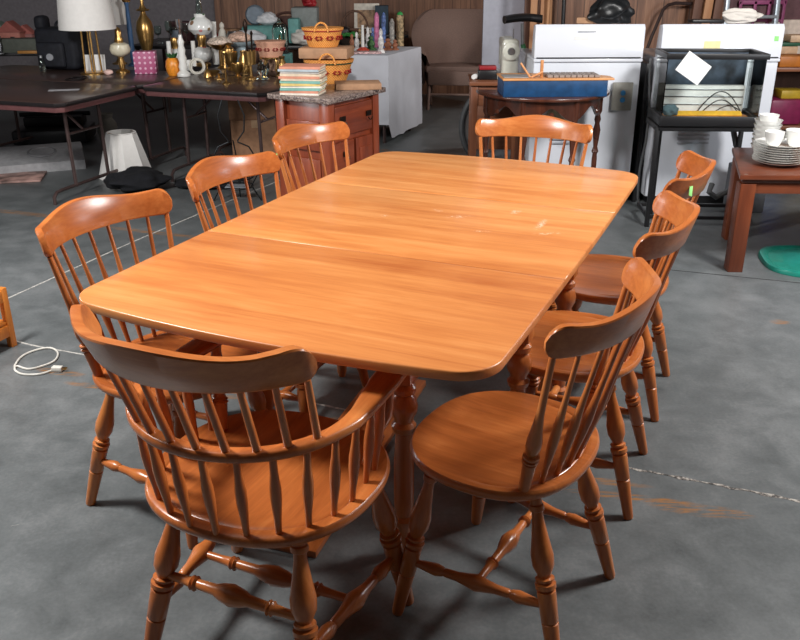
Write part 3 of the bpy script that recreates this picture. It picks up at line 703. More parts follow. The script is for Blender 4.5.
MB().tube([(.50, 0, .92), (.54, 0, .70), (.80, 0, .345)], .014).build('fork', steel, bc)
MB().tube([(-.12, 0, .92), (-.13, 0, 1.06)], .013).build('seat_post', steel, bc)
mb = MB(); rs = []
for i in range(13):
    q = i/12; x = -.26+.27*q; w_ = .062*(1-q)**.8+.016; rs.append([Vector((x, w_*cos(2*pi*j/12), 1.085+.014*sin(q*3)+.028*sin(2*pi*j/12))) for j in range(12)])
mb.ring_surface(rs); mb.build('saddle', black, bc)
MB().tube([(.50, -.02, .93), (.46, -.02, 1.0), (.30, -.2, 1.0)], .011).build('handlebar', steel, bc)
# ---------------- half-round table with the blue zither-like box
wdm = wood('dark_mahogany', (48, 24, 16), (78, 40, 27), (108, 60, 40), 2, .28, .4)
ht = thing('half_round_table', 'dark half-round side table with turned legs under the blue box', 'side table', (.875, 5.36, 0), 0)
hp = [(.38*cos(a), -.40*sin(a)) for a in [pi*i/24 for i in range(25)]]
MB().prism([(x*1.06, y*1.04) for x, y in hp], .728, .745, .004).build('tabletop', wdm, ht)
mb = MB()
ap = []
for i in range(49):
    a = pi*i/48; q = abs(sin(a*4)); lo = .688-.08*q**1.5
    ap.append((cos(a)*.355, -sin(a)*.375, lo))
r0 = [Vector((x, y, z)) for x, y, z in ap]; r1 = [Vector((x, y, .729)) for x, y, z in ap]; r2 = [Vector((x*.95, y*.95, .729)) for x, y, z in ap]; r3 = [Vector((x*.95, y*.95, z)) for x, y, z in ap]
mb.ring_surface([r0, r1, r2, r3, r0], closed=False, caps=False); mb.build('apron', wdm, ht)
LG = [(0, .012), (.03, .017), (.08, .012), (.45, .017), (.5, .014), (.52, .022), (.56, .013), (.62, .018), (.7, .024), (.76, .014), (.79, .021), (.83, .015), (.86, .024), (1, .024)]
for a in (.06, .36, .64, .94):
    MB().lathe((.345*cos(pi*a), -.36*sin(pi*a)-.005, 0), (.345*cos(pi*a), -.36*sin(pi*a)-.005, .728), LG, 12).build('leg', wdm, ht)
for a in (.2, .5, .8):
    MB().lathe((.365*cos(pi*a), -.385*sin(pi*a), .65), (.372*cos(pi*a), -.393*sin(pi*a), .65), [(0, .016), (1, .010)], 12).build('knob', wdm, ht)
bxt = thing('blue_wooden_box', 'blue wooden box with pale rim and grey slatted top on the half-round table', 'box', (.600, 5.03, .7455), R(1.5))
mblue = plain('blue_paint', (22, 66, 108), .45, var=.15, ns=20); wpale = wood('pale_orange_wood', (176, 108, 58), (212, 146, 90), (232, 176, 118), 0, .5, 0)
bt = [(0, 0), (.60, 0), (.60, .10), (.50, .22), (.0, .26)]
MB().prism(bt, .0, .092, .003).build('body', mblue, bxt)
MB().prism([(-.006, -.006), (.635, -.006), (.635, .10), (.51, .228), (-.006, .268)], .0925, .104, .002).build('rim', wpale, bxt)
mb = MB()
for i in range(9): mb.box((.27+i*.034, .095, .112), (.029, .15, .014), .002)
mb.build('slatted_top', plain('taupe_slat', (150, 136, 128), .6), bxt)
MB().box((.09, .10, .106), (.17, .14, .004), .001).build('inset_tray', plain('grey_inset', (150, 150, 150), .5), bxt)
MB().box((.225, .06, .150), (.018, .014, .10), .003).build('upright_peg', wpale, bxt)
mb = MB(); mb.tube([(.155, .03, .108), (.10, .05, .185)], .006); mb.tube([(.16, .03, .108), (.23, .05, .135)], .006); mb.build('hinged_arm', wpale, bxt)
# ---------------- dryers (their backs face the camera)
def dryer(label, x, y, rz=0, w_=.66):
    t = thing('clothes_dryer', label, 'clothes dryer', (x, y, 0), rz, 'white dryers along the wooden partition')
    MB().box((0, .33, .475), (w_, .64, .85), .012).build('cabinet_body', enamel, t)
    MB().box((0, .33, .025), (w_-.05, .6, .05), .003).build('kick_base', black, t)
    MB().box((0, .325, .905), (w_+.006, .66, .022), .008).build('top_panel', enamel, t)
    pr = [(.0, 0), (.12, 0), (.08, .19), (.02, .197), (.0, .175)]
    m = Matrix(((0, 0, 1, 0), (1, 0, 0, 0), (0, 1, 0, 0), (0, 0, 0, 1)))
    cpm = Matrix.Translation(Vector((0, -.002, .9165))) @ m
    MB().prism(pr, -w_/2-.001, w_/2+.001, .006, m=cpm).build('control_panel', enamel, t)
    mb = MB()
    for i in range(5): mb.box((-.10, -.002, .50-.025*i), (.20, .006, .008), .001)
    mb.build('vent_louvre', plain('shadow_slot', (176, 180, 188), .5), t)
    MB().box((0, -.006, .921), (w_*.96, .004, .006), 0).build('seam_shadow', black, t)  # black strip paints the shadow line below the control panel
    return t
D1 = dryer('left white dryer, behind the blue box and the far armchair', 1.16, 5.44, 0, .665)
D2 = dryer('right white dryer, behind the glass tank', 1.96, 5.42, 0, .735)
# fittings of the left dryer
ob = MB().box((.225, -.012, .69), (.125, .022, .17), .004).build('outlet_plate', plain('grey_beige_plate', (150, 148, 140), .5), D1)
for z in (.67, .712): MB().lathe((.228, -.0235, z), (.228, -.030, z), [(0, .017), (1, .014)], 12).build('blue_socket', plain('blue_socket', (60, 140, 200), .4), ob)
MB().lathe((-.16, .0, .565), (-.16, -.05, .565), [(0, .075), (.8, .07), (1, .06)], 24).build('exhaust_collar', plain('beige_collar', (188, 180, 150), .6), D1)
MB().box((-.02, -.004, 1.072), (.11, .004, .004), 0).build('handle_slot', steel, D1)
MB().box((-.05, -.0028, 1.035), (.09, .0015, .02), 0).build('paper_sticker', paper, D1)
MB().box((-.06, -.0028, .99), (.10, .0015, .055), 0).build('yellow_note', plain('pale_yellow', (238, 226, 170), .7), D2)
MB().box((.325, -.0028, 1.03), (.026, .0015, .028), 0).build('price_sticker', mgreen, D2)
# things on the dryers
q = Vector((1.33, 5.87, 1.083))

mb = MB(); mb.prism([(-.05, -.02), (.05, -.02), (.04, .02), (-.03, .025)], 0, .035, .004); mb.box((.045, 0, .035), (.02, .02, .06), .002, ry=.6)
single('torn_cardboard', mb, mcard, 'torn tan cardboard on the left dryer beside the black bag', 'cardboard', (1.13, 5.50, 1.116))
def crumple(nm, mat, label, cat, loc, dim, seed=1, amp=.3):
    b = bmesh.new(); bmesh.ops.create_icosphere(b, subdivisions=4, radius=1); rr = random.Random(seed)
    ks = [(Vector((rr.uniform(-1, 1), rr.uniform(-1, 1), rr.uniform(-1, 1)))*rr.uniform(2, 6), rr.uniform(0, 6), rr.uniform(.3, 1)) for _ in range(14)]
    for v in b.verts:
        d = sum(a*math.asin(sin(k.dot(v.co)*1.6+p)) for k, p, a in ks)/5
        v.co *= 1+amp*d*.5; v.co = Vector((v.co.x*dim[0]/2, v.co.y*dim[1]/2, max(-.92, v.co.z)*dim[2]/2))
    z = min(v.co.z for v in b.verts)
    for v in b.verts: v.co.z -= z
    mb = MB(); mb.merge(b); return single(nm, mb, mat, label, cat, loc, angle=50)
crumple('black_bag', plain('black_plastic_bag', (24, 26, 28), .35), 'crumpled black bag on top of the left dryer', 'bag', (1.285, 5.49, 1.115), (.24, .12, .15), 52, .6)
mrag = plain('white_rag', (214, 208, 200), .85, ns=8)
crumple('white_rag', mrag, 'crumpled white rag on top of the right dryer', 'rag', (2.08, 5.49, 1.115), (.22, .08, .085), 3, .5)
single('black_tray', MB().box((0, 0, .012), (.2, .09, .02), .006), black, 'flat black tray on the right dryer, left of the white rag', 'tray', (1.87, 5.495, 1.116), .05)
# ---------------- glass tank on its stand
ts = thing('tank_stand', 'black metal stand carrying the glass tank in front of the right dryer', 'stand', (1.768, 5.04, 0), R(-4))
for x, y in ((-.28, -.13), (.28, -.13), (-.20, .15), (.28, .15)): MB().box((x, y, .30), (.025, .025, .60), .002).build('leg', black, ts)
mb = MB(); m2 = MB()
for y in (-.13, .15): mb.box((0, y, .585), (.56, .025, .03), .002); m2.box((0, y, .06), (.58, .02, .02), .002)
for x in (-.28, .28): mb.box((x, .01, .585), (.02, .28, .03), .002); m2.box((x, .01, .06), (.02, .28, .02), .002)
mb.build('frame', black, ts); m2.build('lower_frame', black, ts)
single('gap_shade_sheet', MB().box((0, 0, .44), (.025, .52, .88), .003), black, 'added black sheet standing in for the shade between the two dryers', 'board', (1.545, 5.74, .001))  # added sheet, hides the dryer side so the gap reads as dark shade
tk = thing('glass_tank', 'glass aquarium with black rims, boards and cables inside, on the black stand', 'aquarium', (1.768, 5.04, .601), R(-4))
L_, D_, Ht = .535, .30, .395
def rimbox(z0, z1, nm, bottom=False):
    mb = MB(); h = z1-z0
    for y in (-D_/2, D_/2): mb.box((0, y, z0+h/2), (L_, .022, h), .003)
    for x in (-L_/2, L_/2): mb.box((x, 0, z0+h/2), (.022, D_+.02, h), .003)
    if bottom: mb.box((0, 0, z0+.008), (L_, D_, .012), 0)
    mb.build(nm, black, tk)
rimbox(0, .055, 'bottom_rim', True); rimbox(Ht-.03, Ht, 'top_rim')
mb = MB(); mb.box((0, -D_/2+.001, .215), (L_-.01, .005, .34), 0); mb.build('front_pane', pane, tk)
MB().box((0, D_/2-.001, .215), (L_-.01, .005, .34), 0).build('back_pane', pane, tk)
for x in (-1, 1): MB().box((x*(L_/2-.001), 0, .215), (.005, D_-.02, .34), 0).build('side_pane', pane, tk)
MB().box((0, D_/2-.012, .28), (L_-.03, .003, .19), 0).build('backing_film', plain('dark_blue_film', (62, 74, 88), .5, var=.5, ns=9), tk)
tb = Vector((1.768, 5.04, .601))
def tin(x, y, z): c, s_ = cos(R(-4)), sin(R(-4)); return (tb.x+x*c-y*s_, tb.y+x*s_+y*c, tb.z+z)
single('tan_board', MB().box((0, 0, .012), (.49, .24, .024), .003), wpale, 'tan board lying on the bottom inside the glass tank', 'board', tin(0, -.01, .0155), R(-4))
lf = thing('white_light_fixture', 'white slatted light fixture inside the glass tank', 'light fixture', tin(0, .085, .04), R(-4))
mb = MB(); mb.box((0, 0, .08), (.48, .05, .155), .006); mb.build('housing', paper, lf)
for z in (.05, .095, .135): MB().box((0, -.0275, z), (.46, .005, .006), .001).build('slot', steel, lf)
single('yellow_ruler', MB().box((0, 0, .012), (.40, .035, .010), .001, rx=R(35)), plain('yellow_plastic', (240, 184, 60), .5), 'yellow strip lying inside the glass tank', 'strip', tin(.0, -.06, .045), R(-2))
crumple('blue_grey_cloth', plain('blue_grey_cloth', (84, 104, 112), .9), 'blue-grey cloth in the left corner of the glass tank', 'cloth', tin(-.205, -.07, .041), (.09, .08, .07), 5)
def arc(a, b, h, n=14): 
    a = Vector(a); b = Vector(b); return [a.lerp(b, i/n)+Vector((0, 0, h*sin(pi*i/n))) for i in range(n+1)]
for i, (x0, x1, h, lb) in enumerate(((-.03, .22, .12, 'highest arched black cable inside the glass tank'), (-.01, .20, .075, 'middle arched black cable inside the glass tank'), (.05, .22, .045, 'lowest arched black cable inside the glass tank'))):
    single('black_cable', MB().tube([tin(*p) for p in arc((x0, .03-.02*i, .050), (x1, .01-.02*i, .050), h)], .003, 6), black, lb, 'cable')
single('white_card', MB().box((0, 0, 0), (.155, .0015, .12), 0, ry=R(33)), paper, 'white paper card taped to the front of the glass tank', 'card', tin(-.13, -.166, .320), R(-4))
# ---------------- hoses between the dryers, grey bin
mhose = plain('grey_hose', (86, 88, 90), .5)
single('grey_hose', MB().tube([(1.535, 5.42, .92), (1.54, 5.40, .78), (1.55, 5.37, .6), (1.545, 5.36, .42), (1.53, 5.36, .3), (1.53, 5.38, .2), (1.535, 5.37, .06), (1.55, 5.36, .009)], .008), mhose, 'thin grey hose hanging between the two dryers', 'hose')
pts = [aty(733, 128, 5.22), aty(736, 145, 5.2), aty(741, 155, 5.2), aty(746, 168, 5.15), aty(742, 182, 5.1), aty(730, 190, 5.05), aty(716, 197, 5.02), aty(709, 192, 5.0), aty(712, 184, 5.03)]
single('drain_hose', MB().tube(pts, .017, 10), mhose, 'thick dark grey hose curling in front of the right dryer', 'hose')
q = atz(733, 203, 0); single('grey_bin', MB().box((0, 0, .15), (.22, .12, .30), .01), plain('dark_grey_plastic', (84, 86, 90), .6), 'dark grey box standing against the right dryer', 'box', (2.18, 5.27, 0))
mow = thing('mower_handle', 'dark bent mower handle leaning between the dryers by the partition', 'mower', (1.75, 6.72, 0))
MB().tube([aty(643, 60, 6.74)-mow.location, aty(652, 36, 6.78)-mow.location, aty(663, 10, 6.82)-mow.location, aty(668, 5, 6.84)-mow.location, aty(676, 3, 6.86)-mow.location, aty(702, 4, 6.86)-mow.location], .012).build('handle', plain('dark_tube', (48, 34, 32), .5), mow)
MB().tube([(-.02, .1, .98-.0), (-.08, .02, .55), (-.14, -.1, .22)], .012).build('lower_handle', plain('dark_tube', (48, 34, 32), .5), mow)
MB().box((-.15, -.02, .14), (.34, .30, .16), .03).build('deck', black, mow)
for x in (-.33, .03):
    for y in (-.13, .13): MB().lathe((x-.02, y, .09), (x+.02, y, .09), [(0, .085), (.1, .09), (.9, .09), (1, .085)], 18).build('wheel', black, mow)
# ---------------- right-hand side table with crockery
rt = thing('side_table', 'red-brown wooden side table stacked with white crockery', 'side table', (1.66, 4.10, 0), R(-3))
RTW, RTD, RTH = .95, .66, .51
MB().prism([(0, 0), (RTW, 0), (RTW+.1, RTD), (.16, RTD)], RTH-.026, RTH, .004).build('tabletop', w_dkx, rt)
MB().prism([(.02, .02), (RTW, .02), (RTW+.08, RTD-.02), (.17, RTD-.02)], RTH-.045, RTH-.027, .002).build('moulding', w_dkx, rt)
MB().prism([(.03, .03), (RTW, .03), (RTW, .05), (.03, .05)], RTH-.10, RTH-.046, .002).build('apron', w_dkx, rt)
for (x, y) in ((.055, .055), (RTW-.03, .06), (.20, RTD-.06), (RTW+.03, RTD-.06)): MB().box((x, y, (RTH-.05)/2), (.075, .075, RTH-.05), .004, taper=1.0).build('leg', w_dk, rt)
MB().tube([(.2, RTD+.03, .0), (.2, RTD+.03, .3)], .003, 5) 
plate_prof = [(0, .0), (.055, 0), (.06, .004), (.072, .006), (.105, .017), (.107, .019), (.104, .0185), (.07, .009), (.055, .006), (0, .006)]
def lathe_z(prof, n=36, k=1.0, mb=None):
    mb = mb or MB(); mb.ring_surface([[Vector((max(r, .0008)*k*cos(2*pi*j/n), max(r, .0008)*k*sin(2*pi*j/n), z*k)) for j in range(n)] for r, z in prof], caps=True); return mb
def dish(label, loc, k, grp='white dinner plates stacked on the side table'):
    return single('dinner_plate', lathe_z(plate_prof, 40, k), white_c, label, 'plate', loc, group=grp, angle=50)
px0, py0 = 1.935, 4.33
words = ['lowest', 'second lowest', 'third from the bottom', 'fourth from the bottom', 'fifth from the bottom', 'sixth from the bottom', 'seventh from the bottom', 'eighth from the bottom', 'topmost']
for i in range(9):
    dish('white plate, %s of the left stack on the side table' % words[i], (px0+rnd.uniform(-.003, .003), py0, RTH+.001+i*.0112), 1.18)
for i in range(8):
    dish('white plate, %s of the right stack on the side table' % (words[i] if i < 7 else 'topmost'), (px0+.262+rnd.uniform(-.003, .003), py0+.03, RTH+.001+i*.0112), 1.08)
def cup(label, loc, rz=0, k=1.0):
    t = thing('teacup', label, 'cup', loc, rz, 'white cups on the side table')
    lathe_z([(0, 0), (.022, 0), (.024, .004), (.030, .012), (.037, .035), (.042, .062), (.0405, .062), (.034, .035), (.026, .012), (0, .008)], 28, k).build('bowl', white_c, t)
    MB().torus((.042*k, 0, .036*k), .015*k, .0035*k, 14, 6, m=Matrix.Rotation(R(90), 4, 'X'), a0=-pi/2, a1=pi/2).build('handle', white_c, t); return t
zt = RTH+.001+8*.0112+.011
cup('white teacup on the left plate stack, its left one', (px0-.055, py0-.035, zt), .3, 1.15)
cup('white teacup on the left plate stack, its larger right one', (px0+.052, py0-.045, zt), -.6, 1.3)
bwp = [(0, 0), (.03, 0), (.033, .005), (.055, .025), (.068, .055), (.066, .055), (.052, .027), (.03, .010), (0, .008)]
bz = RTH+.001
for i, wd in enumerate(('lowest', 'second', 'third', 'fourth', 'fifth', 'topmost')):
    single('white_bowl', lathe_z(bwp, 32, 1.05), white_c, '%s white bowl in the nested stack behind the plates' % wd, 'bowl', (px0+.01, py0+.215, bz+i*.026), group='nested bowls behind the plates')
cup('white teacup topmost, in the nested bowls behind the plates', (px0+.01, py0+.215, bz+5*.026+.0095), .8, 1.2)
zt2 = RTH+.001+7*.0112+.0102
cup('white teacup on the right plate stack', (px0+.235, py0, zt2), 2.6, 1.2)
cup('white teacup hanging back on the right plate stack, rear one', (px0+.27, py0+.10, zt2+.001), 1.0, 1.0)
# teal lid on the floor
gl = MB(); gp = []
for i in range(40):
    a = 2*pi*i/40; c, s_ = cos(a), sin(a); k = 1/((abs(c))**3.2+(abs(s_))**3.2)**(1/3.2); gp.append((.34*k*c, .25*k*s_))
gl.ring_surface([[Vector((x*k, y*k, z)) for x, y in gp] for k, z in ((.05, .0), (1.0, 0), (1.0, .012), (.985, .022), (.93, .026), (.90, .024), (.86, .010), (.80, .012), (.6, .016), (.05, .016))])
single('storage_lid', gl, plain('teal_plastic', (22, 128, 112), .4, coat=.2), 'teal plastic storage lid lying on the concrete under the side table', 'lid', (2.25, 4.23, .001), R(-10))
# ---------------- far right: ladder, pink play house, toy shelf
mal = plain('aluminium', (168, 178, 186), .4, .6)
ld = thing('ladder', 'grey aluminium step ladder behind the right dryer', 'ladder', (2.62, 6.62, 0), 0)
for x in (-.19, .19): MB().box((x*.98, .10, .95), (.03, .05, 1.9), .003, rx=R(-6)).build('rail', mal, ld)
for i in range(6): z = .25+i*.275; MB().box((0, .10+(z-.95)*.105, z), (.37, .06, .022), .003).build('rung', mal, ld)
mpk = plain('pink_plastic', (140, 66, 106), .5); mcrm = plain('cream_plastic', (206, 190, 176), .6)
ph = thing('play_house', 'pink plastic play house with arched windows behind the ladder', 'play house', (3.02, 6.88, 0), 0)
MB().box((0, .0, .62), (1.05, .06, .85), .01).build('wall', mcrm, ph)
for cx in (-.28, .22):
    wf = MB(); wf.box((cx, -.035, .91), (.36, .02, .03), .004); wf.box((cx, -.035, 1.17), (.36, .02, .03), .004)
    for dx in (-.165, -.055, .055, .165): wf.box((cx+dx, -.035, 1.04), (.022, .02, .28), .003)
    wf.box((cx, -.035, 1.04), (.34, .018, .018), .003); wf.torus((cx, -.035, 1.12), .165, .012, 20, 6, m=Matrix.Rotation(R(90), 4, 'X'), a0=0, a1=pi); wf.build('window_frame', mpk, ph)
MB().box((0, .02, 1.12), (1.05, .03, .36), .005).build('upper_wall', plain('dusky_interior', (96, 66, 70), .7), ph)
MB().box((0, .0, .88), (1.06, .09, .04), .004).build('sill', mcrm, ph)
sh = thing('toy_shelf', 'brown shelf of coloured toys right of the right dryer', 'shelf', (2.95, 6.0, 0), 0)
for z in (.06, .42, .80): MB().box((0, 0, z), (1.0, .36, .025), .002).build('board', wbr, sh)
for x in (-.49, .49): MB().box((x, 0, .42), (.025, .36, .80), .002).build('side_panel', wbz, sh)
MB().box((0, .17, .42), (.96, .01, .78), 0).build('back_panel', wdb, sh)
cols = [('orange', (176, 104, 36)), ('yellow', (176, 146, 40)), ('teal', (24, 120, 120)), ('magenta', (120, 30, 70)), ('blue', (40, 96, 170)), ('dark green', (30, 80, 56)), ('tan', (190, 160, 130)), ('red', (180, 40, 36))]
def block(nm, ci, x, y, z, d, label, rz=0): return single(nm, MB().box((0, 0, d[2]/2), d, min(d)*.12), plain(cols[ci][0].replace(' ', '_')+'_toy', cols[ci][1], .45), label, 'toy', (2.95+x, 6.0+y, z), rz, 'coloured toys on the brown shelf')
block('toy_block', 0, -.33, -.08, .8135, (.22, .16, .07), 'orange toy block on top of the brown shelf')
block('toy_tray', 2, -.08, -.08, .8135, (.2, .16, .035), 'teal toy tray on top of the brown shelf')
block('toy_block', 6, -.36, .02, .885, (.16, .12, .05), 'tan toy block lying on the orange one')
block('toy_board', 5, -.30, .02, .937, (.36, .14, .022), 'dark green toy board above the tan block')
block('toy_block', 6, -.25, .0, .961, (.2, .12, .045), 'tan toy block topmost on the dark green board')
block('toy_truck', 1, .1, -.06, .8135, (.2, .14, .06), 'yellow toy truck bed on top of the brown shelf', .1)
block('toy_box', 3, -.34, -.06, .4335, (.22, .2, .17), 'magenta toy box on the middle shelf')
block('toy_box', 4, -.10, -.07, .4335, (.18, .18, .22), 'blue toy box on the middle shelf')
block('toy_box', 2, .13, -.06, .4335, (.22, .2, .26), 'teal toy box on the middle shelf')
block('toy_block', 1, -.30, -.06, .6040, (.16, .14, .055), 'yellow toy block lying on the magenta box')
block('toy_box', 4, -.36, -.06, .0735, (.18, .2, .2), 'blue toy box on the bottom shelf')
block('toy_block', 1, -.12, -.08, .0735, (.2, .16, .07), 'yellow toy block on the bottom shelf')
block('toy_box', 7, .12, -.06, .0735, (.2, .2, .2), 'red toy box on the bottom shelf')
# ---------------- things on the folding tables
HT = H+.0008
def F(px, py): return atz(px, py, HT)
# big table lamp
P = F(94, 73.5); k = S(1, P)
lamp = thing('table_lamp', 'table lamp with big white drum shade and brass rod stem', 'lamp', P)
zb = aty(90, 29, P.y).z-HT
lathe_z([(0, 0), (.10, 0), (.10, .008), (.085, .014), (0, .014)], 32).build('base', brass, lamp)
for a in range(4): MB().lathe((.062*cos(a*pi/2+.5), .062*sin(a*pi/2+.5), .012), (.05*cos(a*pi/2+.5), .05*sin(a*pi/2+.5), zb+.1), [(0, .0075), (1, .0075)], 10).build('brass_rod', brass, lamp)
mshade = plain('white_shade', (232, 230, 226), .8, 0, .02)
rb = S(27, P); 
lathe_z([(rb, zb), (rb*.86, zb+.34), (rb*.852, zb+.34), (rb*.99, zb+.004)], 48).build('lamp_shade', mshade, lamp)
# second lamp behind
P2 = F(120, 64); l2 = thing('table_lamp', 'white-shaded brass lamp half hidden right of the big drum lamp', 'lamp', P2)
lathe_z([(0, 0), (.06, 0), (.062, .01), (.03, .02), (.012, .05), (.02, .09), (.035, .14), (.02, .2), (.01, .24), (.008, .36), (0, .36)], 24).build('base', brass, l2)
lathe_z([(.115, .32), (.085, .56), (.083, .56), (.113, .322)], 32).build('lamp_shade', mshade, l2)
# leaning white card, papers
q = F(101, 70); single('paper_card', MB().box((0, 0, .065), (.16, .002, .13), 0, rx=R(-12)), paper, 'white printed card leaning under the big lamp', 'card', (q.x, q.y-.12, HT+.001), R(6))
q = F(64, 90); single('paper_slip', MB().box((0, 0, .0006), (.2, .07, .001), 0), plain('grey_paper', (168, 168, 172), .7), 'narrow paper slip near the front edge of the left folding table', 'paper', (q.x, q.y, HT), R(14))
# black bag
mbag = plain('black_nylon', (22, 24, 32), .75, var=.2); P = F(58, 72)
bag = thing('black_backpack', 'black backpack with a round grey badge on the left folding table', 'backpack', (P.x-.02, P.y+.24, HT), R(-12))
mb = MB(); mb.box((0, 0, .20), (.40, .26, .40), .05, seg=4); mb.build('body', mbag, bag); bag.scale = (.92, .9, .80); MB().box((-.03, -.15, .15), (.26, .06, .24), .03, seg=3).build('front_pocket', mbag, bag)
MB().box((-.17, -.0, .44), (.10, .14, .14), .04, seg=3).build('rolled_top', mbag, bag); MB().torus((.02, -.02, .41), .05, .012, 20, 8, m=Matrix.Rotation(R(90), 4, 'X'), a0=0, a1=pi).build('carry_handle', mbag, bag)
MB().lathe((-.03, -.179, .13), (-.03, -.186, .13), [(0, .034), (1, .032)], 24).build('badge', plain('grey_badge', (150, 152, 158), .4), bag)
q = F(43, 71); b_ = thing('small_bottle', 'small clear bottle standing left of the black backpack', 'bottle', q)
lathe_z([(0, 0), (.022, 0), (.024, .01), (.024, .06), (.012, .085), (.011, .1), (0, .1)], 16).build('body', glass, b_); lathe_z([(0, .1), (.012, .1), (.012, .12), (0, .12)], 12).build('cap', steel, b_)
# oil lamp
P = F(123, 72.5); ol = thing('oil_lamp', 'brass oil lamp with a cream glass bowl beside the big lamp', 'oil lamp', P)
lathe_z([(0, 0), (.055, 0), (.055, .012), (.02, .03), (.028, .07), (.018, .1), (.02, .12), (0, .12)], 24).build('foot', brass, ol)
lathe_z([(0, .12), (.03, .12), (.07, .145), (.08, .175), (.07, .21), (.04, .225), (0, .225)], 28).build('glass_bowl', plain('cream_glass', (216, 208, 184), .2, coat=.4), ol)
lathe_z([(0, .225), (.03, .225), (.034, .25), (.022, .27), (.026, .3), (.015, .33), (0, .34)], 20).build('burner', brass, ol)
q = F(114, 73); crumple('pink_soap', plain('pale_pink', (226, 190, 180), .5), 'small pale pink shell at the foot of the brass oil lamp', 'shell', (q.x-.01, q.y-.10, HT), (.07, .05, .04), 8, .2)
q = F(88, 76); single('cable_coil', MB().torus((0, 0, .005), .07, .005, 24, 6).torus((.03, .01, .014), .06, .005, 24, 6), medge, 'coiled dark cord at the foot of the big lamp', 'cord', (q.x-.02, q.y-.22, HT))
# pink gift box
P = F(147, 73); k = S(1, P)
def dots(name, base, dot):
    m, nt, b = nodes(name); v = nt.nodes.new('ShaderNodeTexVoronoi'); nt.links.new(coords(nt, loc=(0, .02, 0)), v.inputs['Vector']); v.inputs['Scale'].default_value = 25; v.inputs['Randomness'].default_value = .1
    nt.links.new(mix(nt, math_(nt, 'LESS_THAN', v.outputs['Distance'], .24), lin(base), lin(dot)), b.inputs['Base Color']); b.inputs['Roughness'].default_value = .5; return m
gb = thing('gift_box', 'pink gift box with pale dots between the folding tables', 'box', (P.x, P.y, HT), R(8)); MB().box((0, 0, .082), (.165, .12, .164), .003).build('body', dots('pink_dots', (176, 86, 126), (222, 176, 198)), gb)
# blue candlestick, brass vase lamp
P = F(134, 66); bs = thing('blue_candlestick', 'tall blue candlestick beside the pink dotted box', 'candlestick', P)
lathe_z([(0, 0), (.05, 0), (.05, .012), (.018, .03), (.02, .06), (.021, .3), (.014, .47), (.024, .5), (0, .5)], 20).build('column', plain('blue_glaze', (70, 104, 146), .3, coat=.3), bs)
lathe_z([(0, .5), (.03, .5), (.034, .515), (.014, .53), (.02, .56), (.03, .575), (0, .575)], 20).build('brass_cup', brass, bs)
P = F(149, 66); vl = thing('brass_lamp_base', 'tall urn-shaped brass lamp base behind the pink dotted box', 'lamp base', P)
lathe_z([(0, 0), (.06, 0), (.06, .012), (.03, .03), (.02, .06), (.03, .1), (.06, .2), (.072, .28), (.06, .35), (.025, .40), (.018, .43), (.03, .45), (.014, .48), (.012, .6), (0, .6)], 28).build('urn', brass, vl)
MB().torus((0, 0, .44), .045, .008, 20, 6).build('leaf_ring', brass, vl)
# pineapple jar
P = F(174, 75.5); pj = thing('pineapple_jar', 'orange pineapple-shaped jar with a green top', 'jar', P)
mor = plain('orange_glaze', (226, 140, 42), .35, var=.15, ns=60, coat=.3)
lathe_z([(0, 0), (.038, 0), (.052, .03), (.056, .07), (.05, .11), (.035, .13), (0, .13)], 24).build('body', mor, pj)
mb = MB()
for j in range(8): a = 2*pi*j/8; mb.lathe((.01*cos(a), .01*sin(a), .128), (.045*cos(a), .045*sin(a), .165), [(0, .009), (.5, .01), (1, .001)], 6)
mb.build('leaf_top', plain('leaf_green', (46, 92, 52), .5), pj)
# candle lamps and candles
def candle(px, py, r, h, label, cat='candle'):
    P = F(px, py); t = thing('candle', label, cat, P, 0)
    lathe_z([(0, 0), (r*1.5, 0), (r*1.6, .01), (r, .02), (r, h), (0, h)], 18).build('wax_column', white_c, t)
    lathe_z([(0, h), (.002, h), (.002, h+.012), (0, h+.012)], 6).build('wick', medge, t); return t
P = F(184, 76); cl_ = thing('column_lamp', 'slim white moulded lamp base with a chrome socket, right of the pineapple jar', 'lamp base', P)
lathe_z([(0, 0), (.05, 0), (.05, .02), (.028, .04), (.034, .07), (.026, .10), (.034, .13), (.024, .16), (.03, .19), (.02, .22), (.026, .25), (.014, .28), (.012, .30), (0, .30)], 20).build('column', white_c, cl_)
lathe_z([(0, .3), (.012, .3), (.012, .34), (.022, .345), (.022, .41), (0, .41)], 16).build('socket', plain('chrome', (210, 212, 215), .12, 1), cl_)
candle(171, 68, .018, .21, 'white candle just left of the slim white lamp base')
candle(195, 66, .018, .20, 'white candle left of the rose globe lamp')
P = F(198, 75.5); single('coiled_flex', MB().torus((0, .0, .066), .058, .006, 26, 6, m=Matrix.Rotation(R(82), 4, 'X')).torus((.008, -.014, .066), .05, .006, 26, 6, m=Matrix.Rotation(R(78), 4, 'X')).torus((-.004, .012, .066), .047, .006, 26, 6, m=Matrix.Rotation(R(88), 4, 'X')), plain('white_cord_vinyl', (206, 202, 190), .5), 'coil of white cord standing on the crowded folding table', 'cord', P)
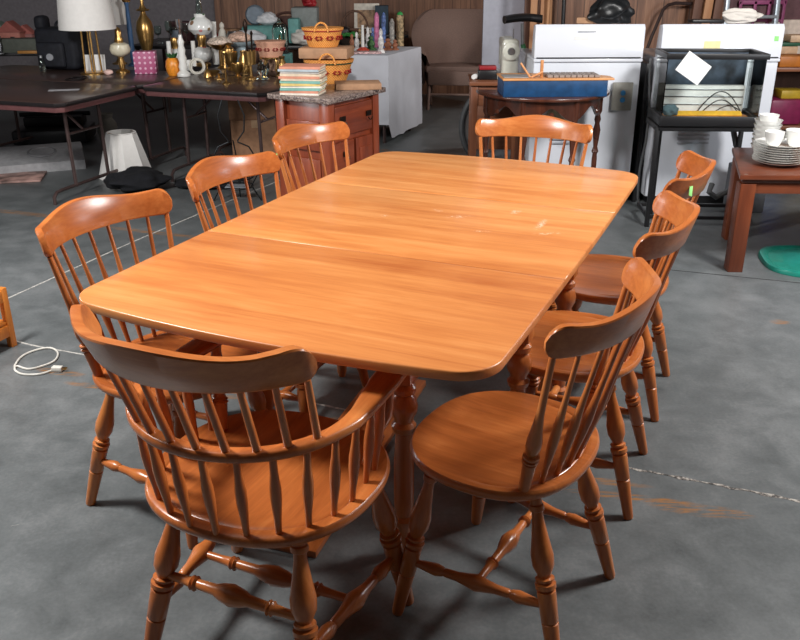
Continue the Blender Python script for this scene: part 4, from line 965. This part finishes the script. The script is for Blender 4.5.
# rose lamps
def rosemat():
    m, nt, b = nodes('rose_painted_glass'); v = nt.nodes.new('ShaderNodeTexVoronoi'); nt.links.new(coords(nt), v.inputs['Vector']); v.inputs['Scale'].default_value = 14
    near = math_(nt, 'LESS_THAN', v.outputs['Distance'], .3); c = ramp(nt, math_(nt, 'FRACT', math_(nt, 'MULTIPLY', v.outputs['Color'], 3.0)), [(.3, (70, 110, 72)), (.55, (226, 130, 126)), (.8, (236, 236, 232))])
    nt.links.new(mix(nt, near, lin((228, 230, 228)), c), b.inputs['Base Color']); b.inputs['Roughness'].default_value = .2; return m
mrose = rosemat()
def roselamp(px, py, k, label, chimney=True):
    P = F(px, py); t = thing('parlor_lamp', label, 'lamp', P, 0, None)
    lathe_z([(0, 0), (.06, 0), (.062, .02), (.03, .035), (0, .035)], 24, k).build('foot', brass, t)
    lathe_z([(0, .035), (.04, .035), (.068, .06), (.075, .10), (.06, .14), (.035, .155), (0, .155)], 28, k).build('lower_globe', mrose, t)
    lathe_z([(0, .155), (.034, .155), (.03, .19), (.04, .22), (.03, .25), (0, .25)], 20, k).build('brass_collar', brass, t)
    if chimney:
        lathe_z([(0, .25), (.06, .25), (.10, .29), (.102, .32), (.08, .36), (.045, .385), (.045, .41), (.04, .41), (.0, .40)], 32, k).build('upper_globe', mrose, t)
        lathe_z([(.022, .40), (.028, .44), (.02, .5), (.018, .55), (.016, .55), (.018, .5), (.026, .44), (.020, .40)], 20, k).build('glass_chimney', glass, t)
roselamp(204, 66, 1.0, 'tall lamp with two rose-painted white globes')
roselamp(177, 66, .9, 'short rose-painted lamp base behind the pineapple jar', False)
# brass candlestick & brassware
def brassthing(nm, px, py, prof, label, k=1.0, cat='brassware', mat=None, g='brass pieces on the crowded folding table'):
    P = F(px, py); return single(nm, lathe_z(prof, 24, k), mat or brass, label, cat, P, group=g)
brassthing('brass_candlestick', 226.5, 84, [(0, 0), (.032, 0), (.032, .006), (.008, .02), (.006, .1), (.014, .11), (.006, .13), (.005, .2), (.018, .215), (.016, .225), (0, .225)], 'slim brass candlestick at the front edge of the crowded table', cat='candlestick')
brassthing('brass_bowl', 214, 76, [(0, 0), (.02, 0), (.022, .012), (.045, .03), (.05, .04), (.04, .032), (0, .016)], 'low brass bowl left of the slim brass candlestick', cat='bowl')
brassthing('brass_cup', 238, 77, [(0, 0), (.03, 0), (.012, .02), (.04, .05), (.046, .1), (.04, .1), (.03, .05), (0, .03)], 'brass goblet between the slim candlestick and the fire tool', cat='cup')
brassthing('brass_cup', 232, 70, [(0, 0), (.04, 0), (.014, .03), (.05, .08), (.055, .14), (.05, .14), (.04, .08), (0, .04)], 'wide dark brass cup behind the goblet', cat='cup')
brassthing('brass_vase', 290, 82, [(0, 0), (.03, 0), (.045, .04), (.05, .09), (.03, .14), (.018, .17), (.026, .19), (.02, .19), (0, .16)], 'small brass vase at the right corner of the crowded table', .8, cat='vase') if False else None
brassthing('brass_pitcher', 245, 72, [(0, 0), (.035, 0), (.05, .04), (.045, .09), (.025, .13), (.03, .16), (.026, .16), (.02, .13), (0, .1)], 'small brass pitcher just left of the fire tools', cat='pitcher')
brassthing('brass_bell', 208, 77, [(0, 0), (.034, 0), (.026, .03), (.014, .055), (.006, .06), (.006, .1), (0, .1)], 'little brass bell right of the white cord coil', cat='bell')
brassthing('brass_candle_cup', 219, 79, [(0, 0), (.036, 0), (.036, .006), (.01, .012), (.012, .03), (.02, .04), (.018, .04), (0, .03)], 'low brass candle cup beside the slim candlestick', cat='candle holder')
brassthing('brass_urn', 230, 69.5, [(0, 0), (.03, 0), (.012, .02), (.03, .05), (.052, .11), (.044, .16), (.02, .18), (.03, .2), (0, .21)], 'lidded dark brass urn behind the goblets', cat='urn')
brassthing('brass_vase', 283, 77, [(0, 0), (.028, 0), (.04, .03), (.044, .07), (.024, .11), (.016, .13), (.024, .15), (.02, .15), (0, .12)], 'small brass vase right of the pink basket stand', cat='vase')
brassthing('pewter_mug', 236, 62, [(0, 0), (.04, 0), (.042, .1), (.038, .1), (.036, .01), (0, .01)], 'grey pewter mug behind the brass goblets', cat='mug', mat=steel)
brassthing('white_cream_jar', 189, 70, [(0, 0), (.028, 0), (.032, .05), (.02, .07), (.022, .08), (0, .08)], 'small white jar behind the slim white lamp base', cat='jar', mat=white_c)
P = F(251.5, 79); tl = thing('fire_tool_set', 'brass pot and tall dark tool standing on the crowded table', 'fire tools', P)
lathe_z([(0, 0), (.045, 0), (.045, .01), (.012, .02), (.01, .1), (.04, .105), (.048, .2), (.044, .2), (.036, .11), (0, .108)], 24).build('pot', brass, tl)
MB().lathe((-.015, 0, .11), (-.02, 0, .42), [(0, .006), (.7, .007), (.75, .014), (.9, .018), (1, .004)], 10).build('tool', plain('dark_bronze', (52, 40, 34), .4, .8), tl); MB().lathe((.012, .01, .11), (.02, .01, .34), [(0, .006), (.85, .007), (.92, .012), (1, .003)], 10).build('tool', plain('dark_bronze', (52, 40, 34), .4, .8), tl)
P = F(272, 73)
ornate = thing('ornate_stand', 'ornate pierced brass stand under the pink basket', 'stand', (P.x, P.y, HT))
for j in range(4):
    a = pi/4+j*pi/2; MB().tube([(.075*cos(a), .075*sin(a), .004), (.05*cos(a), .05*sin(a), .03), (.065*cos(a), .065*sin(a), .07), (.05*cos(a), .05*sin(a), .115)], .009, 8).build('leg', brass, ornate)
lathe_z([(0, .112), (.09, .112), (.092, .122), (0, .122)], 28).build('ring_top', brass, ornate)
basket('woven_basket', 'pinkish woven basket with a small handle on the brass stand', (P.x, P.y, HT+.1225), .085, .115, .115, wp, wp, handle=0)
P = F(262, 79); single('crystal_figurine', MB().lathe((0, 0, 0), (0, 0, .14), [(0, .045), (.1, .045), (.2, .02), (.4, .035), (.7, .028), (.85, .014), (1, .004)], 9).lathe((.03, 0, .03), (.055, 0, .12), [(0, .012), (.5, .02), (1, .004)], 7), glass, 'clear crystal figurine in front of the pink basket', 'figurine', P, smooth=False)
# shell dish & blue-white dish & vase behind
P = F(222, 68); sd = single('shell_dish', lathe_z([(0, 0), (.04, 0), (.018, .02), (.016, .14), (.05, .15), (.11, .19), (.106, .19), (.05, .158), (0, .155)], 28), brass, 'brass pedestal dish heaped with pale shells', 'dish', P)
crumple('shell_heap', plain('pale_shell', (214, 196, 180), .6, var=.3, ns=70), 'heap of pale shells in the brass pedestal dish', 'shells', (P.x, P.y, HT+.165), (.19, .19, .08), 11, .25)['kind'] = 'stuff'
P = F(242, 64); single('blue_white_dish', lathe_z([(0, 0), (.04, 0), (.04, .14), (.1, .155), (.125, .185), (.12, .185), (.1, .162), (0, .155)], 28), plain('pale_blue_glaze', (190, 208, 216), .3, coat=.3), 'pale blue footed dish with shells, right of the shell dish', 'dish', P)
crumple('shell_heap', plain('pink_shell', (222, 180, 160), .6, var=.3, ns=70), 'heap of pinkish shells in the pale blue dish', 'shells', (P.x, P.y, HT+.17), (.2, .2, .09), 12, .25)['kind'] = 'stuff'
P = F(217, 64); single('white_vase', lathe_z([(0, 0), (.03, 0), (.035, .1), (.02, .25), (.026, .34), (.022, .34), (.018, .25), (0, .05)], 20), white_c, 'slim white vase right of the rose globe lamp', 'vase', (P.x, P.y-.02, HT))
# ---------------- back display tables' contents
HD = .741
def G_(px, Y): q = aty(px, 30, Y); return q.x
def put(nm, mb, mat, label, cat, px, Y, z=HD, rz=0, group=None, **k): return single(nm, mb, mat, label, cat, (G_(px, Y), Y, z), rz, group, **k)
mteal = plain('teal_fabric', (96, 150, 146), .6); mgb = plain('blue_grey_plastic', (110, 122, 134), .5); mwh = plain('white_plastic_bag', (206, 208, 212), .5, ns=12)
put('teal_case', MB().box((0, 0, .08), (.42, .22, .16), .03, seg=3), mteal, 'teal case on the rear display table', 'case', 265, 8.60)
put('camera_case', MB().lathe((0, -.04, .09), (0, .06, .09), [(0, .075), (.2, .09), (.8, .09), (1, .075)], 20), mgb, 'round blue-grey case standing on the teal case', 'case', 256, 8.60, HD+.1625)
crumple('white_plastic_bag', mwh, 'crumpled white bag on the teal case', 'bag', (G_(267, 8.60), 8.60, HD+.1605), (.20, .14, .12), 21, .5)
tr = put('wicker_tray', MB().torus((0, 0, .13), .15, .014, 30, 8, m=Matrix.Rotation(R(84), 4, 'X') @ Matrix.Diagonal((1.15, .85, 1, 1))).box((0, .012, .13), (.28, .01, .19), .004), plain('dark_wicker', (98, 66, 58), .7), 'oval dark wicker tray propped behind the teal case', 'tray', 288, 8.87)
put('grey_bin', MB().box((0, 0, .16), (.22, .2, .32), .02, taper=1.15), plain('grey_green_bin', (124, 130, 128), .6), 'tall grey-green bin on the rear display table', 'bin', 306, 8.65)
put('teal_bin', MB().box((0, 0, .12), (.10, .18, .22), .012), mteal, 'narrow teal bin left of the tall grey-green bin', 'bin', 294.5, 8.47)
crumple('red_flower_bundle', mred, 'dark red cloth flower in the grey-green bin', 'flower', (G_(310, 8.65), 8.65, HD+.322), (.13, .13, .09), 31, .5)
crumple('white_plastic_bag', mwh, 'white crumpled bag left of the round dish pile', 'bag', (G_(249, 8.43), 8.43, HD), (.26, .2, .13), 22, .5)
crumple('white_lace_cloth', mrag, 'white lacy cloth heaped right of the glass dome', 'cloth', (G_(303, 8.40), 8.40, HD), (.24, .18, .15), 23, .55)
P = F(281, 66); gd = thing('glass_dome', 'clear bell jar on a teal box behind the pink basket', 'bell jar', (P.x, P.y+.02, HT+.10))
single('teal_box', MB().box((0, 0, .05), (.18, .14, .098), .004), mteal, 'teal box under the clear bell jar', 'box', (P.x, P.y+.02, HT))
lathe_z([(0, 0), (.07, 0), (.07, .015), (0, .015)], 24).build('base', black, gd); lathe_z([(.062, .016), (.062, .18), (.045, .23), (.012, .25), (.012, .27), (0, .275), (0, .268), (.01, .245), (.042, .226), (.058, .18), (.058, .016)], 28).build('glass_bell', glass, gd)
lathe_z([(0, .016), (.02, .016), (.008, .04), (.016, .08), (.006, .14), (0, .15)], 12).build('ornament', brass, gd)
put('slatted_basket', MB().lathe((0, 0, 0), (0, 0, .09), [(0, .07), (1, .09)], 18), plain('slatted_wicker', (186, 150, 128), .7, var=.4, ns=80), 'small pale slatted basket behind the pink basket', 'basket', 269, 7.05, HT)
put('cherub_statuette', MB().lathe((0, 0, 0), (0, 0, .16), [(0, .05), (.08, .05), (.12, .025), (.4, .036), (.62, .028), (.7, .012), (.74, .02), (.85, .026), (.95, .018), (1, .003)], 14).lathe((.02, 0, .09), (.06, -.02, .12), [(0, .012), (1, .006)], 8), plain('ivory', (214, 208, 196), .5), 'ivory cherub statuette on the rear display table', 'statuette', 313, 8.43)
put('pale_blue_box', MB().box((0, 0, .045), (.16, .14, .09), .004), plain('pale_blue_card', (150, 182, 190), .6), 'pale blue box under the ivory statuette side', 'box', 322, 8.55)
put('white_statuette', MB().lathe((0, 0, 0), (0, 0, .2), [(0, .05), (.06, .05), (.1, .03), (.35, .045), (.6, .03), (.72, .016), (.78, .024), (.9, .022), (1, .004)], 12), plain('ivory', (214, 208, 196), .5), 'white robed statuette beside the glass goblets', 'statuette', 222, 8.45)
put('grey_jar', MB().lathe((0, 0, 0), (0, 0, .13), [(0, .05), (.6, .055), (.8, .035), (1, .036)], 16), mgb, 'blue-grey jar left of the dark red crate', 'jar', 176, 8.42)
put('tan_teddy_box', MB().box((0, 0, .06), (.16, .14, .12), .01), mcard, 'tan carton between the rear bags and the panel wall', 'box', 233, 8.72)
put('red_bowl', MB().lathe((0, 0, 0), (0, 0, .07), [(0, .05), (1, .09)], 18), mred, 'dark red bowl left of the tan carton', 'bowl', 221, 8.78)
put('grey_pot', MB().lathe((0, 0, 0), (0, 0, .12), [(0, .07), (.5, .095), (1, .08)], 18), steel, 'round grey metal pot at the back of the display table', 'pot', 236, 8.42)
# black boom box and baskets, picture by the wall
put('black_radio', MB().box((0, 0, .07), (.30, .18, .14), .03, seg=3), black, 'black radio behind the honey-coloured baskets', 'radio', 334, 8.67)
bk = thing('dark_basket', 'dark brown basket with a tall hoop handle near the far wall', 'basket', (G_(341, 8.75)+.13, 8.86, HD), 0)
lathe_z([(0, 0), (.10, 0), (.15, .10), (.145, .10), (.095, .01), (0, .01)], 28).build('body', plain('dark_basket_weave', (88, 62, 48), .7, var=.3, ns=80), bk); MB().torus((0, 0, .10), .13, .009, 24, 6, m=Matrix.Rotation(R(90), 4, 'X') @ Matrix.Diagonal((1, 1.3, 1, 1)), a0=0, a1=pi).build('handle', plain('dark_basket_weave', (88, 62, 48), .7, var=.3, ns=80), bk)
# white-cloth table figurines : scattered
HW = .7425
def W_(px, py): return atz(px, py, HW)
def fig(px, py, h, r, mat, label, cat='figurine', nm='figurine'):
    P = W_(px, py)
    return single(nm, lathe_z([(0, 0), (r, 0), (r, .01), (r*.5, .03*h/.15), (r*.75, h*.4), (r*.6, h*.6), (r*.3, h*.7), (r*.5, h*.8), (r*.4, h*.93), (0, h)], 14), mat, label, cat, P, group='figurines on the white-cloth table')
mpink = plain('pink_candle', (206, 120, 160), .5, var=.3, ns=25); mfl = plain('floral_tube', (216, 208, 206), .5, var=.35, ns=40); mbl = plain('blue_floral', (92, 116, 170), .5, var=.5, ns=40); mbr = plain('terracotta', (150, 96, 70), .6, var=.2, ns=50)
mix_ = plain('multicolour_pattern', (140, 120, 90), .5, var=.9, ns=40)
t = thing('taper_candle', 'white taper candle in a red-flowered base on the cloth table', 'candle', W_(363, 52)); lathe_z([(0, 0), (.05, 0), (.055, .02), (.02, .04), (0, .045)], 20).build('flower_base', plain('red_orange_flowers', (190, 70, 50), .6, var=.4, ns=60), t); lathe_z([(0, .04), (.014, .04), (.011, .22), (0, .22)], 12).build('wax_stick', white_c, t)
def tube(px, py, h, r, mat, label, capm=None):
    t = thing('decorated_tube', label, 'candle', W_(px, py)); lathe_z([(0, 0), (r, 0), (r, h), (0, h)], 16).build('body', mat, t); lathe_z([(0, h), (r*.8, h), (r*.6, h+.02), (0, h+.03)], 12).build('tip', capm or mat, t)
tube(377, 47, .27, .022, mpink, 'tall pink-patterned candle at the back of the cloth table'); tube(384, 47.5, .27, .020, mbl, 'tall blue-topped patterned candle right of the pink one')
tube(400, 46, .27, .035, mix_, 'tall multicoloured clown tube with green ends at the right edge', plain('bright_green', (40, 150, 70), .5)); tube(392, 47.5, .22, .022, plain('grey_floral', (150, 146, 140), .6, var=.4, ns=40), 'tall grey patterned figure left of the clown tube')
fig(381, 53, .20, .035, mfl, 'white lady figurine at the front corner of the cloth table'); fig(388, 50, .10, .05, mbr, 'terracotta pot figure behind the front corner', 'pot'); fig(371, 50, .12, .05, plain('green_figure', (70, 110, 66), .6, var=.4, ns=40), 'green and brown bear figure in the middle of the cloth table')
fig(357, 51, .16, .03, mfl, 'white figurine left of the taper candle'); fig(352, 49, .13, .03, mbr, 'small brown figurine leftmost in the front row'); fig(368, 46, .17, .03, mfl, 'pale figurine behind the taper candle'); fig(373, 44, .15, .028, mbl, 'blue and white figurine behind the green bear')
fig(360, 44, .14, .03, mix_, 'multicoloured small figurine in the back row'); fig(395, 50, .09, .035, mbr, 'small brown figurine beside the clown tube')
single('floral_tray', MB().box((0, 0, .008), (.26, .12, .016), .003), plain('floral_tray_print', (204, 170, 170), .6, var=.4, ns=60), 'pinkish floral tray along the front of the cloth table', 'tray', W_(366, 53.3)+Vector((-.0, -.0, 0)), R(2))
# behind: picture & green leaf bowl on display table right part
TE = plain_table('display_table', 'small dark table by the panelled wall behind the figurines', -.45, 9.7, 1.1, .5, .74)
pc = thing('framed_picture', 'small framed picture of a basket, propped on the far table', 'picture', (G_(367, 9.7), 9.7, .741), 0); MB().box((0, 0, .15), (.27, .02, .30), .003, rx=R(-8)).build('frame', plain('ivory', (214, 208, 196), .5), pc); MB().box((0, -.0125, .145), (.20, .004, .18), 0, rx=R(-8)).build('print', plain('brown_print', (150, 120, 92), .6, var=.5, ns=18), pc)
single('dark_books', MB().box((0, 0, .14), (.14, .16, .28), .004), plain('dark_teal_book', (30, 52, 66), .6), 'dark teal box standing right of the framed picture', 'box', (G_(382, 9.7), 9.7, .741))
q = aty(352, 30, 8.1); P = (q.x, 8.1, HD)
gbw = thing('leaf_bowl', 'bowl of glossy green leaves at the back of the figurines', 'bowl', (-.47, 8.42, .741), 0)
# supported by the rear display table's right end
lathe_z([(0, 0), (.07, 0), (.12, .06), (.115, .06), (.06, .01), (0, .01)], 24).build('bowl', plain('dark_bowl', (60, 50, 44), .5), gbw)
mb = MB()
for j in range(26): a = rnd.uniform(0, 2*pi); r = rnd.uniform(0, .12); mb.ball((r*cos(a), r*sin(a), .065+rnd.uniform(0, .03)), (.028, .022, .012), 6)
g_ = mb.build('leaves', plain('bright_leaf', (56, 132, 66), .4), gbw)
# far left corner things
HC = .721
def C_(px, py): return atz(px, py, HC)
def house(px, Y, w_, h, wm, rm, label, rz=0):
    x = aty(px, 40, Y).x; t = thing('model_house', label, 'model house', (x, Y, HC), rz)
    MB().box((0, 0, h*.33), (w_, w_*.7, h*.66), .004).build('walls', wm, t)
    m = Matrix(((1, 0, 0, 0), (0, 0, 1, 0), (0, 1, 0, 0), (0, 0, 0, 1)))
    MB().prism([(-w_*.6, h*.64), (w_*.6, h*.64), (0, h)], -w_*.4, w_*.4, .002, m=m).build('roof', rm, t)
    for dx, dz in ((.15, .42), (.18, .18)): MB().box((w_*dx, -w_*.352, h*dz), (w_*.2, .006, h*.15), .001).build('window', medge, t)
mps = plain('salmon_paint', (176, 112, 100), .7)
house(13, 8.1, .19, .26, mps, plain('salmon_roof', (150, 84, 76), .7), 'salmon pink model house with two dark windows at far left')
house(27, 8.2, .14, .22, plain('dusty_rose', (140, 94, 90), .7), plain('salmon_roof', (150, 84, 76), .7), 'smaller dusty pink model house right of the salmon one')
house(2, 8.2, .16, .25, plain('pale_house_wall', (150, 138, 140), .7), plain('sage_roof', (110, 128, 118), .7), 'pale model house with a sage roof at the picture edge')
single('grey_green_box', MB().box((0, 0, .06), (.42, .16, .12), .006), plain('grey_green_card', (84, 88, 80), .7), 'low grey-green box in front of the model houses', 'box', (aty(20, 50, 7.98).x+.02, 7.99, HC))
single('orange_block', MB().box((0, 0, .012), (.17, .06, .024), .004), plain('amber_wood', (176, 122, 58), .5), 'flat amber block in front of the grey-green box', 'block', (aty(31, 51, 7.94).x, 7.88, HC), .05)
lq = C_(3, 52); single('silver_candlestick', lathe_z([(0, 0), (.03, 0), (.03, .008), (.01, .02), (.014, .08), (.008, .1), (.02, .15), (0, .15)], 16), steel, 'small silver candlestick at the far left edge', 'candlestick', (lq.x+.05, 7.86, HC))
# glassware behind the crowded tables, on the rear display table
for i, (px, h, lb) in enumerate(((157, .16, 'clear goblet leftmost on the rear table'), (167, .2, 'clear goblet behind the pineapple jar'), (173, .15, 'short clear goblet behind the slim white lamp'), (184, .18, 'clear goblet left of the rose globe lamp'), (241, .12, 'clear jar behind the shell dishes'))):
    single('glass_goblet', lathe_z([(0, 0), (.035, 0), (.035, .004), (.006, .012), (.006, h*.45), (.03, h*.55), (.036, h*.8), (.03, h), (.028, h), (.033, h*.8), (.026, h*.57), (0, h*.5)], 18), glass, lb, 'goblet', (G_(px, 8.55), 8.57+.05*(i % 2), HD), group='glassware on the rear display table')
put('dark_crate', MB().box((0, 0, .09), (.2, .18, .18), .004), plain('dark_red_crate', (62, 26, 30), .6), 'dark red crate on the rear display table', 'crate', 182, 8.87)
# ---------------- floor things at left
ls = thing('floor_lampshade', 'white panelled bell lampshade standing on the concrete floor', 'lampshade', (-2.03, 6.27, 0))
n = 8; mb = MB(); mb.ring_surface([[Vector((r*cos(2*pi*j/n+.3), r*sin(2*pi*j/n+.3), z)) for j in range(n)] for r, z in ((.205, .0), (.19, .03), (.165, .12), (.13, .24), (.105, .325), (.100, .325), (.125, .24), (.160, .12), (.2, .0))], caps=False)
mb.build('fabric_panels', mshade, ls, smooth=False); MB().torus((0, 0, .325), .102, .004, 24, 6).build('top_ring', mshade, ls); MB().tube([(-.1, 0, .318), (-.02, 0, .30), (.02, 0, .30), (.1, 0, .318)], .003, 5).build('spider', brass, ls)
mbk = plain('black_cloth', (20, 21, 26), .95, var=.2, ns=20)
crumple('black_cloth', mbk, 'heap of black cloth on the floor beside the white lampshade', 'cloth', (-1.83, 5.86, 0), (.42, .36, .15), 41, .45)
crumple('black_cloth', mbk, 'flat black cloth trailing towards the chairs', 'cloth', (-1.34, 5.95, 0), (.5, .3, .07), 42, .45)
q = atz(53, 160, 0)
tw = thing('white_typewriter', 'white plastic keyboard machine on the floor under the left table', 'office machine', (-2.80, 6.60, 0), R(22))
mgw = plain('grey_white_plastic', (150, 150, 152), .6)
m = Matrix(((0, 0, 1, 0), (1, 0, 0, 0), (0, 1, 0, 0), (0, 0, 0, 1)))
MB().prism([(-.22, 0), (.22, 0), (.22, .13), (.05, .13), (-.22, .07)], -.33, .33, .01, m=m).build('housing', mgw, tw)
MB().torus((.03, -.02, .115), .1, .008, 24, 6, m=Matrix.Rotation(R(8), 4, 'X')).build('cord', plain('pale_cord', (120, 120, 122), .6), tw)
single('magazine', MB().box((0, 0, .008), (.42, .30, .014), .002), plain('magazine_cover', (150, 120, 112), .6, var=.5, ns=9), 'magazine lying on the floor in front of the white machine', 'magazine', (-2.84, 6.20, .0005), R(12))
bt_ = thing('black_typewriter', 'black office machine on the floor behind the white one', 'office machine', (-3.05, 7.62, 0), R(8)); MB().box((0, 0, .07), (.62, .45, .12), .02).build('housing', black, bt_); MB().box((0, .08, .17), (.5, .22, .09), .02).build('carriage', black, bt_); MB().lathe((-.3, .1, .22), (.3, .1, .22), [(0, .02), (1, .02)], 14).build('platen', black, bt_)
single('white_jug', lathe_z([(0, 0), (.07, 0), (.09, .08), (.08, .15), (.05, .2), (.06, .24), (.05, .24), (0, .2)], 24), plain('dull_white_plastic', (150, 148, 140), .6), 'dull white jug on the floor under the left table', 'jug', (-2.58, 7.62, 0))
# cardboard boxes and plant stand under the crowded table
crd = thing('cardboard_box', 'brown cardboard box on the floor, lower of two', 'box', (-1.165, 7.05, 0), R(3)); MB().box((0, 0, .15), (.38, .32, .30), .003).build('carton', mcard2, crd); MB().box((0, -.161, .27), (.05, .002, .06), 0).build('tape', plain('parcel_tape', (170, 140, 110), .3), crd)
single('cardboard_box', MB().box((0, 0, .12), (.39, .32, .24), .003), mcard2, 'brown cardboard box stacked on the lower one', 'box', (-1.165, 7.06, .3015), R(1))
ps = thing('wire_plant_stand', 'thin black wire plant stand in front of the cardboard boxes', 'plant stand', (-1.08, 5.98-.42, 0))
mwire = plain('dark_wire', (48, 50, 52), .4, .6)
for sx in (-1, 1):
    MB().tube([(sx*.05, 0, .66), (sx*.085, 0, .56), (sx*.075, 0, .46), (sx*.03, 0, .40), (sx*.03, 0, .39), (sx*.10, 0, .36), (sx*.15, 0, .27), (sx*.14, 0, .17), (sx*.10, 0, .10), (sx*.16, 0, 0)], .005, 6).build('wire_side', mwire, ps)
MB().torus((0, 0, .10), .11, .004, 28, 6).build('lower_ring', mwire, ps); MB().torus((0, 0, .16), .115, .004, 28, 6).build('upper_ring', mwire, ps)
MB().box((0, 0, .10), (.14, .1, .004), .001).build('shelf_card', plain('pale_card', (140, 146, 152), .6), ps); MB().tube([(0, .1, 0), (0, .06, .3), (0, 0, .4)], .005, 6).build('rear_leg', mwire, ps)
# ---------------- near left: corner of a wooden stand and white cord
ow = thing('wooden_stool', 'corner of a small orange wooden stand at the left picture edge', 'stool', (-1.70, 3.00, 0), R(-22))
wor = wood('orange_pine', (170, 92, 30), (206, 122, 46), (226, 148, 70), 2, .4, .1)
for x in (-.30, -.02): 
    for y in (-.0, .26): MB().box((x-.0, y, .13), (.028, .028, .26), .003).build('leg', wor, ow)
MB().box((-.16, 0, .075), (.30, .024, .05), .003).build('rail', wor, ow); MB().box((-.02, .13, .075), (.024, .26, .05), .003).build('rail', wor, ow)
MB().box((-.16, 0, .225), (.30, .024, .05), .003).build('rail', wor, ow); MB().box((-.02, .13, .225), (.024, .26, .05), .003).build('rail', wor, ow); MB().box((-.16, .13, .11), (.29, .26, .012), .002).build('shelf', wor, ow)
cd = thing('white_power_cord', 'white power cord with a plug lying on the concrete floor', 'cord', (0, 0, 0)); cd.location = (-1.35, 3.0, 0)
cp = [(14, 367), (20, 358), (30, 352), (45, 348), (54, 349), (58, 354), (54, 361), (42, 366), (28, 369), (17, 366), (15, 370), (22, 374), (35, 374.5), (44, 373), (53, 370)]
P_ = [atz(x, y, .005)-cd.location for x, y in cp]
def sm_(P, n=6):
    out = []
    for i in range(len(P)-1):
        p0, p1, p2, p3 = P[max(i-1, 0)], P[i], P[i+1], P[min(i+2, len(P)-1)]
        for j in range(n):
            t = j/n; out.append(.5*((2*p1)+(p2-p0)*t+(2*p0-5*p1+4*p2-p3)*t*t+(-p0+3*p1-3*p2+p3)*t**3))
    out.append(P[-1]); return out
mvin = plain('white_vinyl', (214, 212, 204), .45)
MB().tube(sm_(P_), .0042, 8).build('flex', mvin, cd)
e = P_[-1]; pl = MB().box((e.x+.018, e.y+.0, .011), (.042, .024, .02), .004, rz=-.1).build('plug', mvin, cd)
mb = MB(); mb.box((e.x+.047, e.y+.005, .012), (.018, .0016, .006), 0, rz=-.1); mb.box((e.x+.047, e.y-.007, .012), (.018, .0016, .006), 0, rz=-.1); mb.build('prongs', brass, pl)
# ---------------------------------------------------------------- light
def area(name, loc, target, size, power, col=(1, 1, 1), spread=180):
    l = bpy.data.lights.new(name, 'AREA'); l.energy = power; l.size = size; l.shape = 'DISK'; l.color = col; l.spread = R(spread)
    o = bpy.data.objects.new(name, l); C.objects.link(o); o.location = loc
    o.rotation_euler = (Vector(target)-Vector(loc)).to_track_quat('-Z', 'Y').to_euler(); return o
def bulb(name, loc, r, power, col=(1, 1, 1)):
    l = bpy.data.lights.new(name, 'POINT'); l.energy = power; l.shadow_soft_size = r; l.color = col
    o = bpy.data.objects.new(name, l); C.objects.link(o); o.location = loc; return o
bulb('studio_light_right', (2.25, 2.6, 2.4), .3, 360, (1, .98, .96))
bulb('studio_light_left', (-2.0, 2.15, 2.6), .28, 430, (1, .98, .96))
bulb('fill_light_left', (-2.9, 3.7, 1.25), .2, 60, (.97, .98, 1))  # added fill out of view, brightens the left background
bulb('fill_light_rear', (2.4, 7.7, 1.6), .25, 85, (1, .97, .94))  # added fill hidden behind the partition, for the wicker chair and far wall
bulb('fill_light_right', (2.9, 3.5, 1.3), .2, 42, (.88, .94, 1))  # added cool fill beyond the right edge, brightens the dryers
w = bpy.data.worlds.new('world'); sc.world = w; w.use_nodes = True
w.node_tree.nodes['Background'].inputs[0].default_value = (.9, .95, 1, 1); w.node_tree.nodes['Background'].inputs[1].default_value = .025
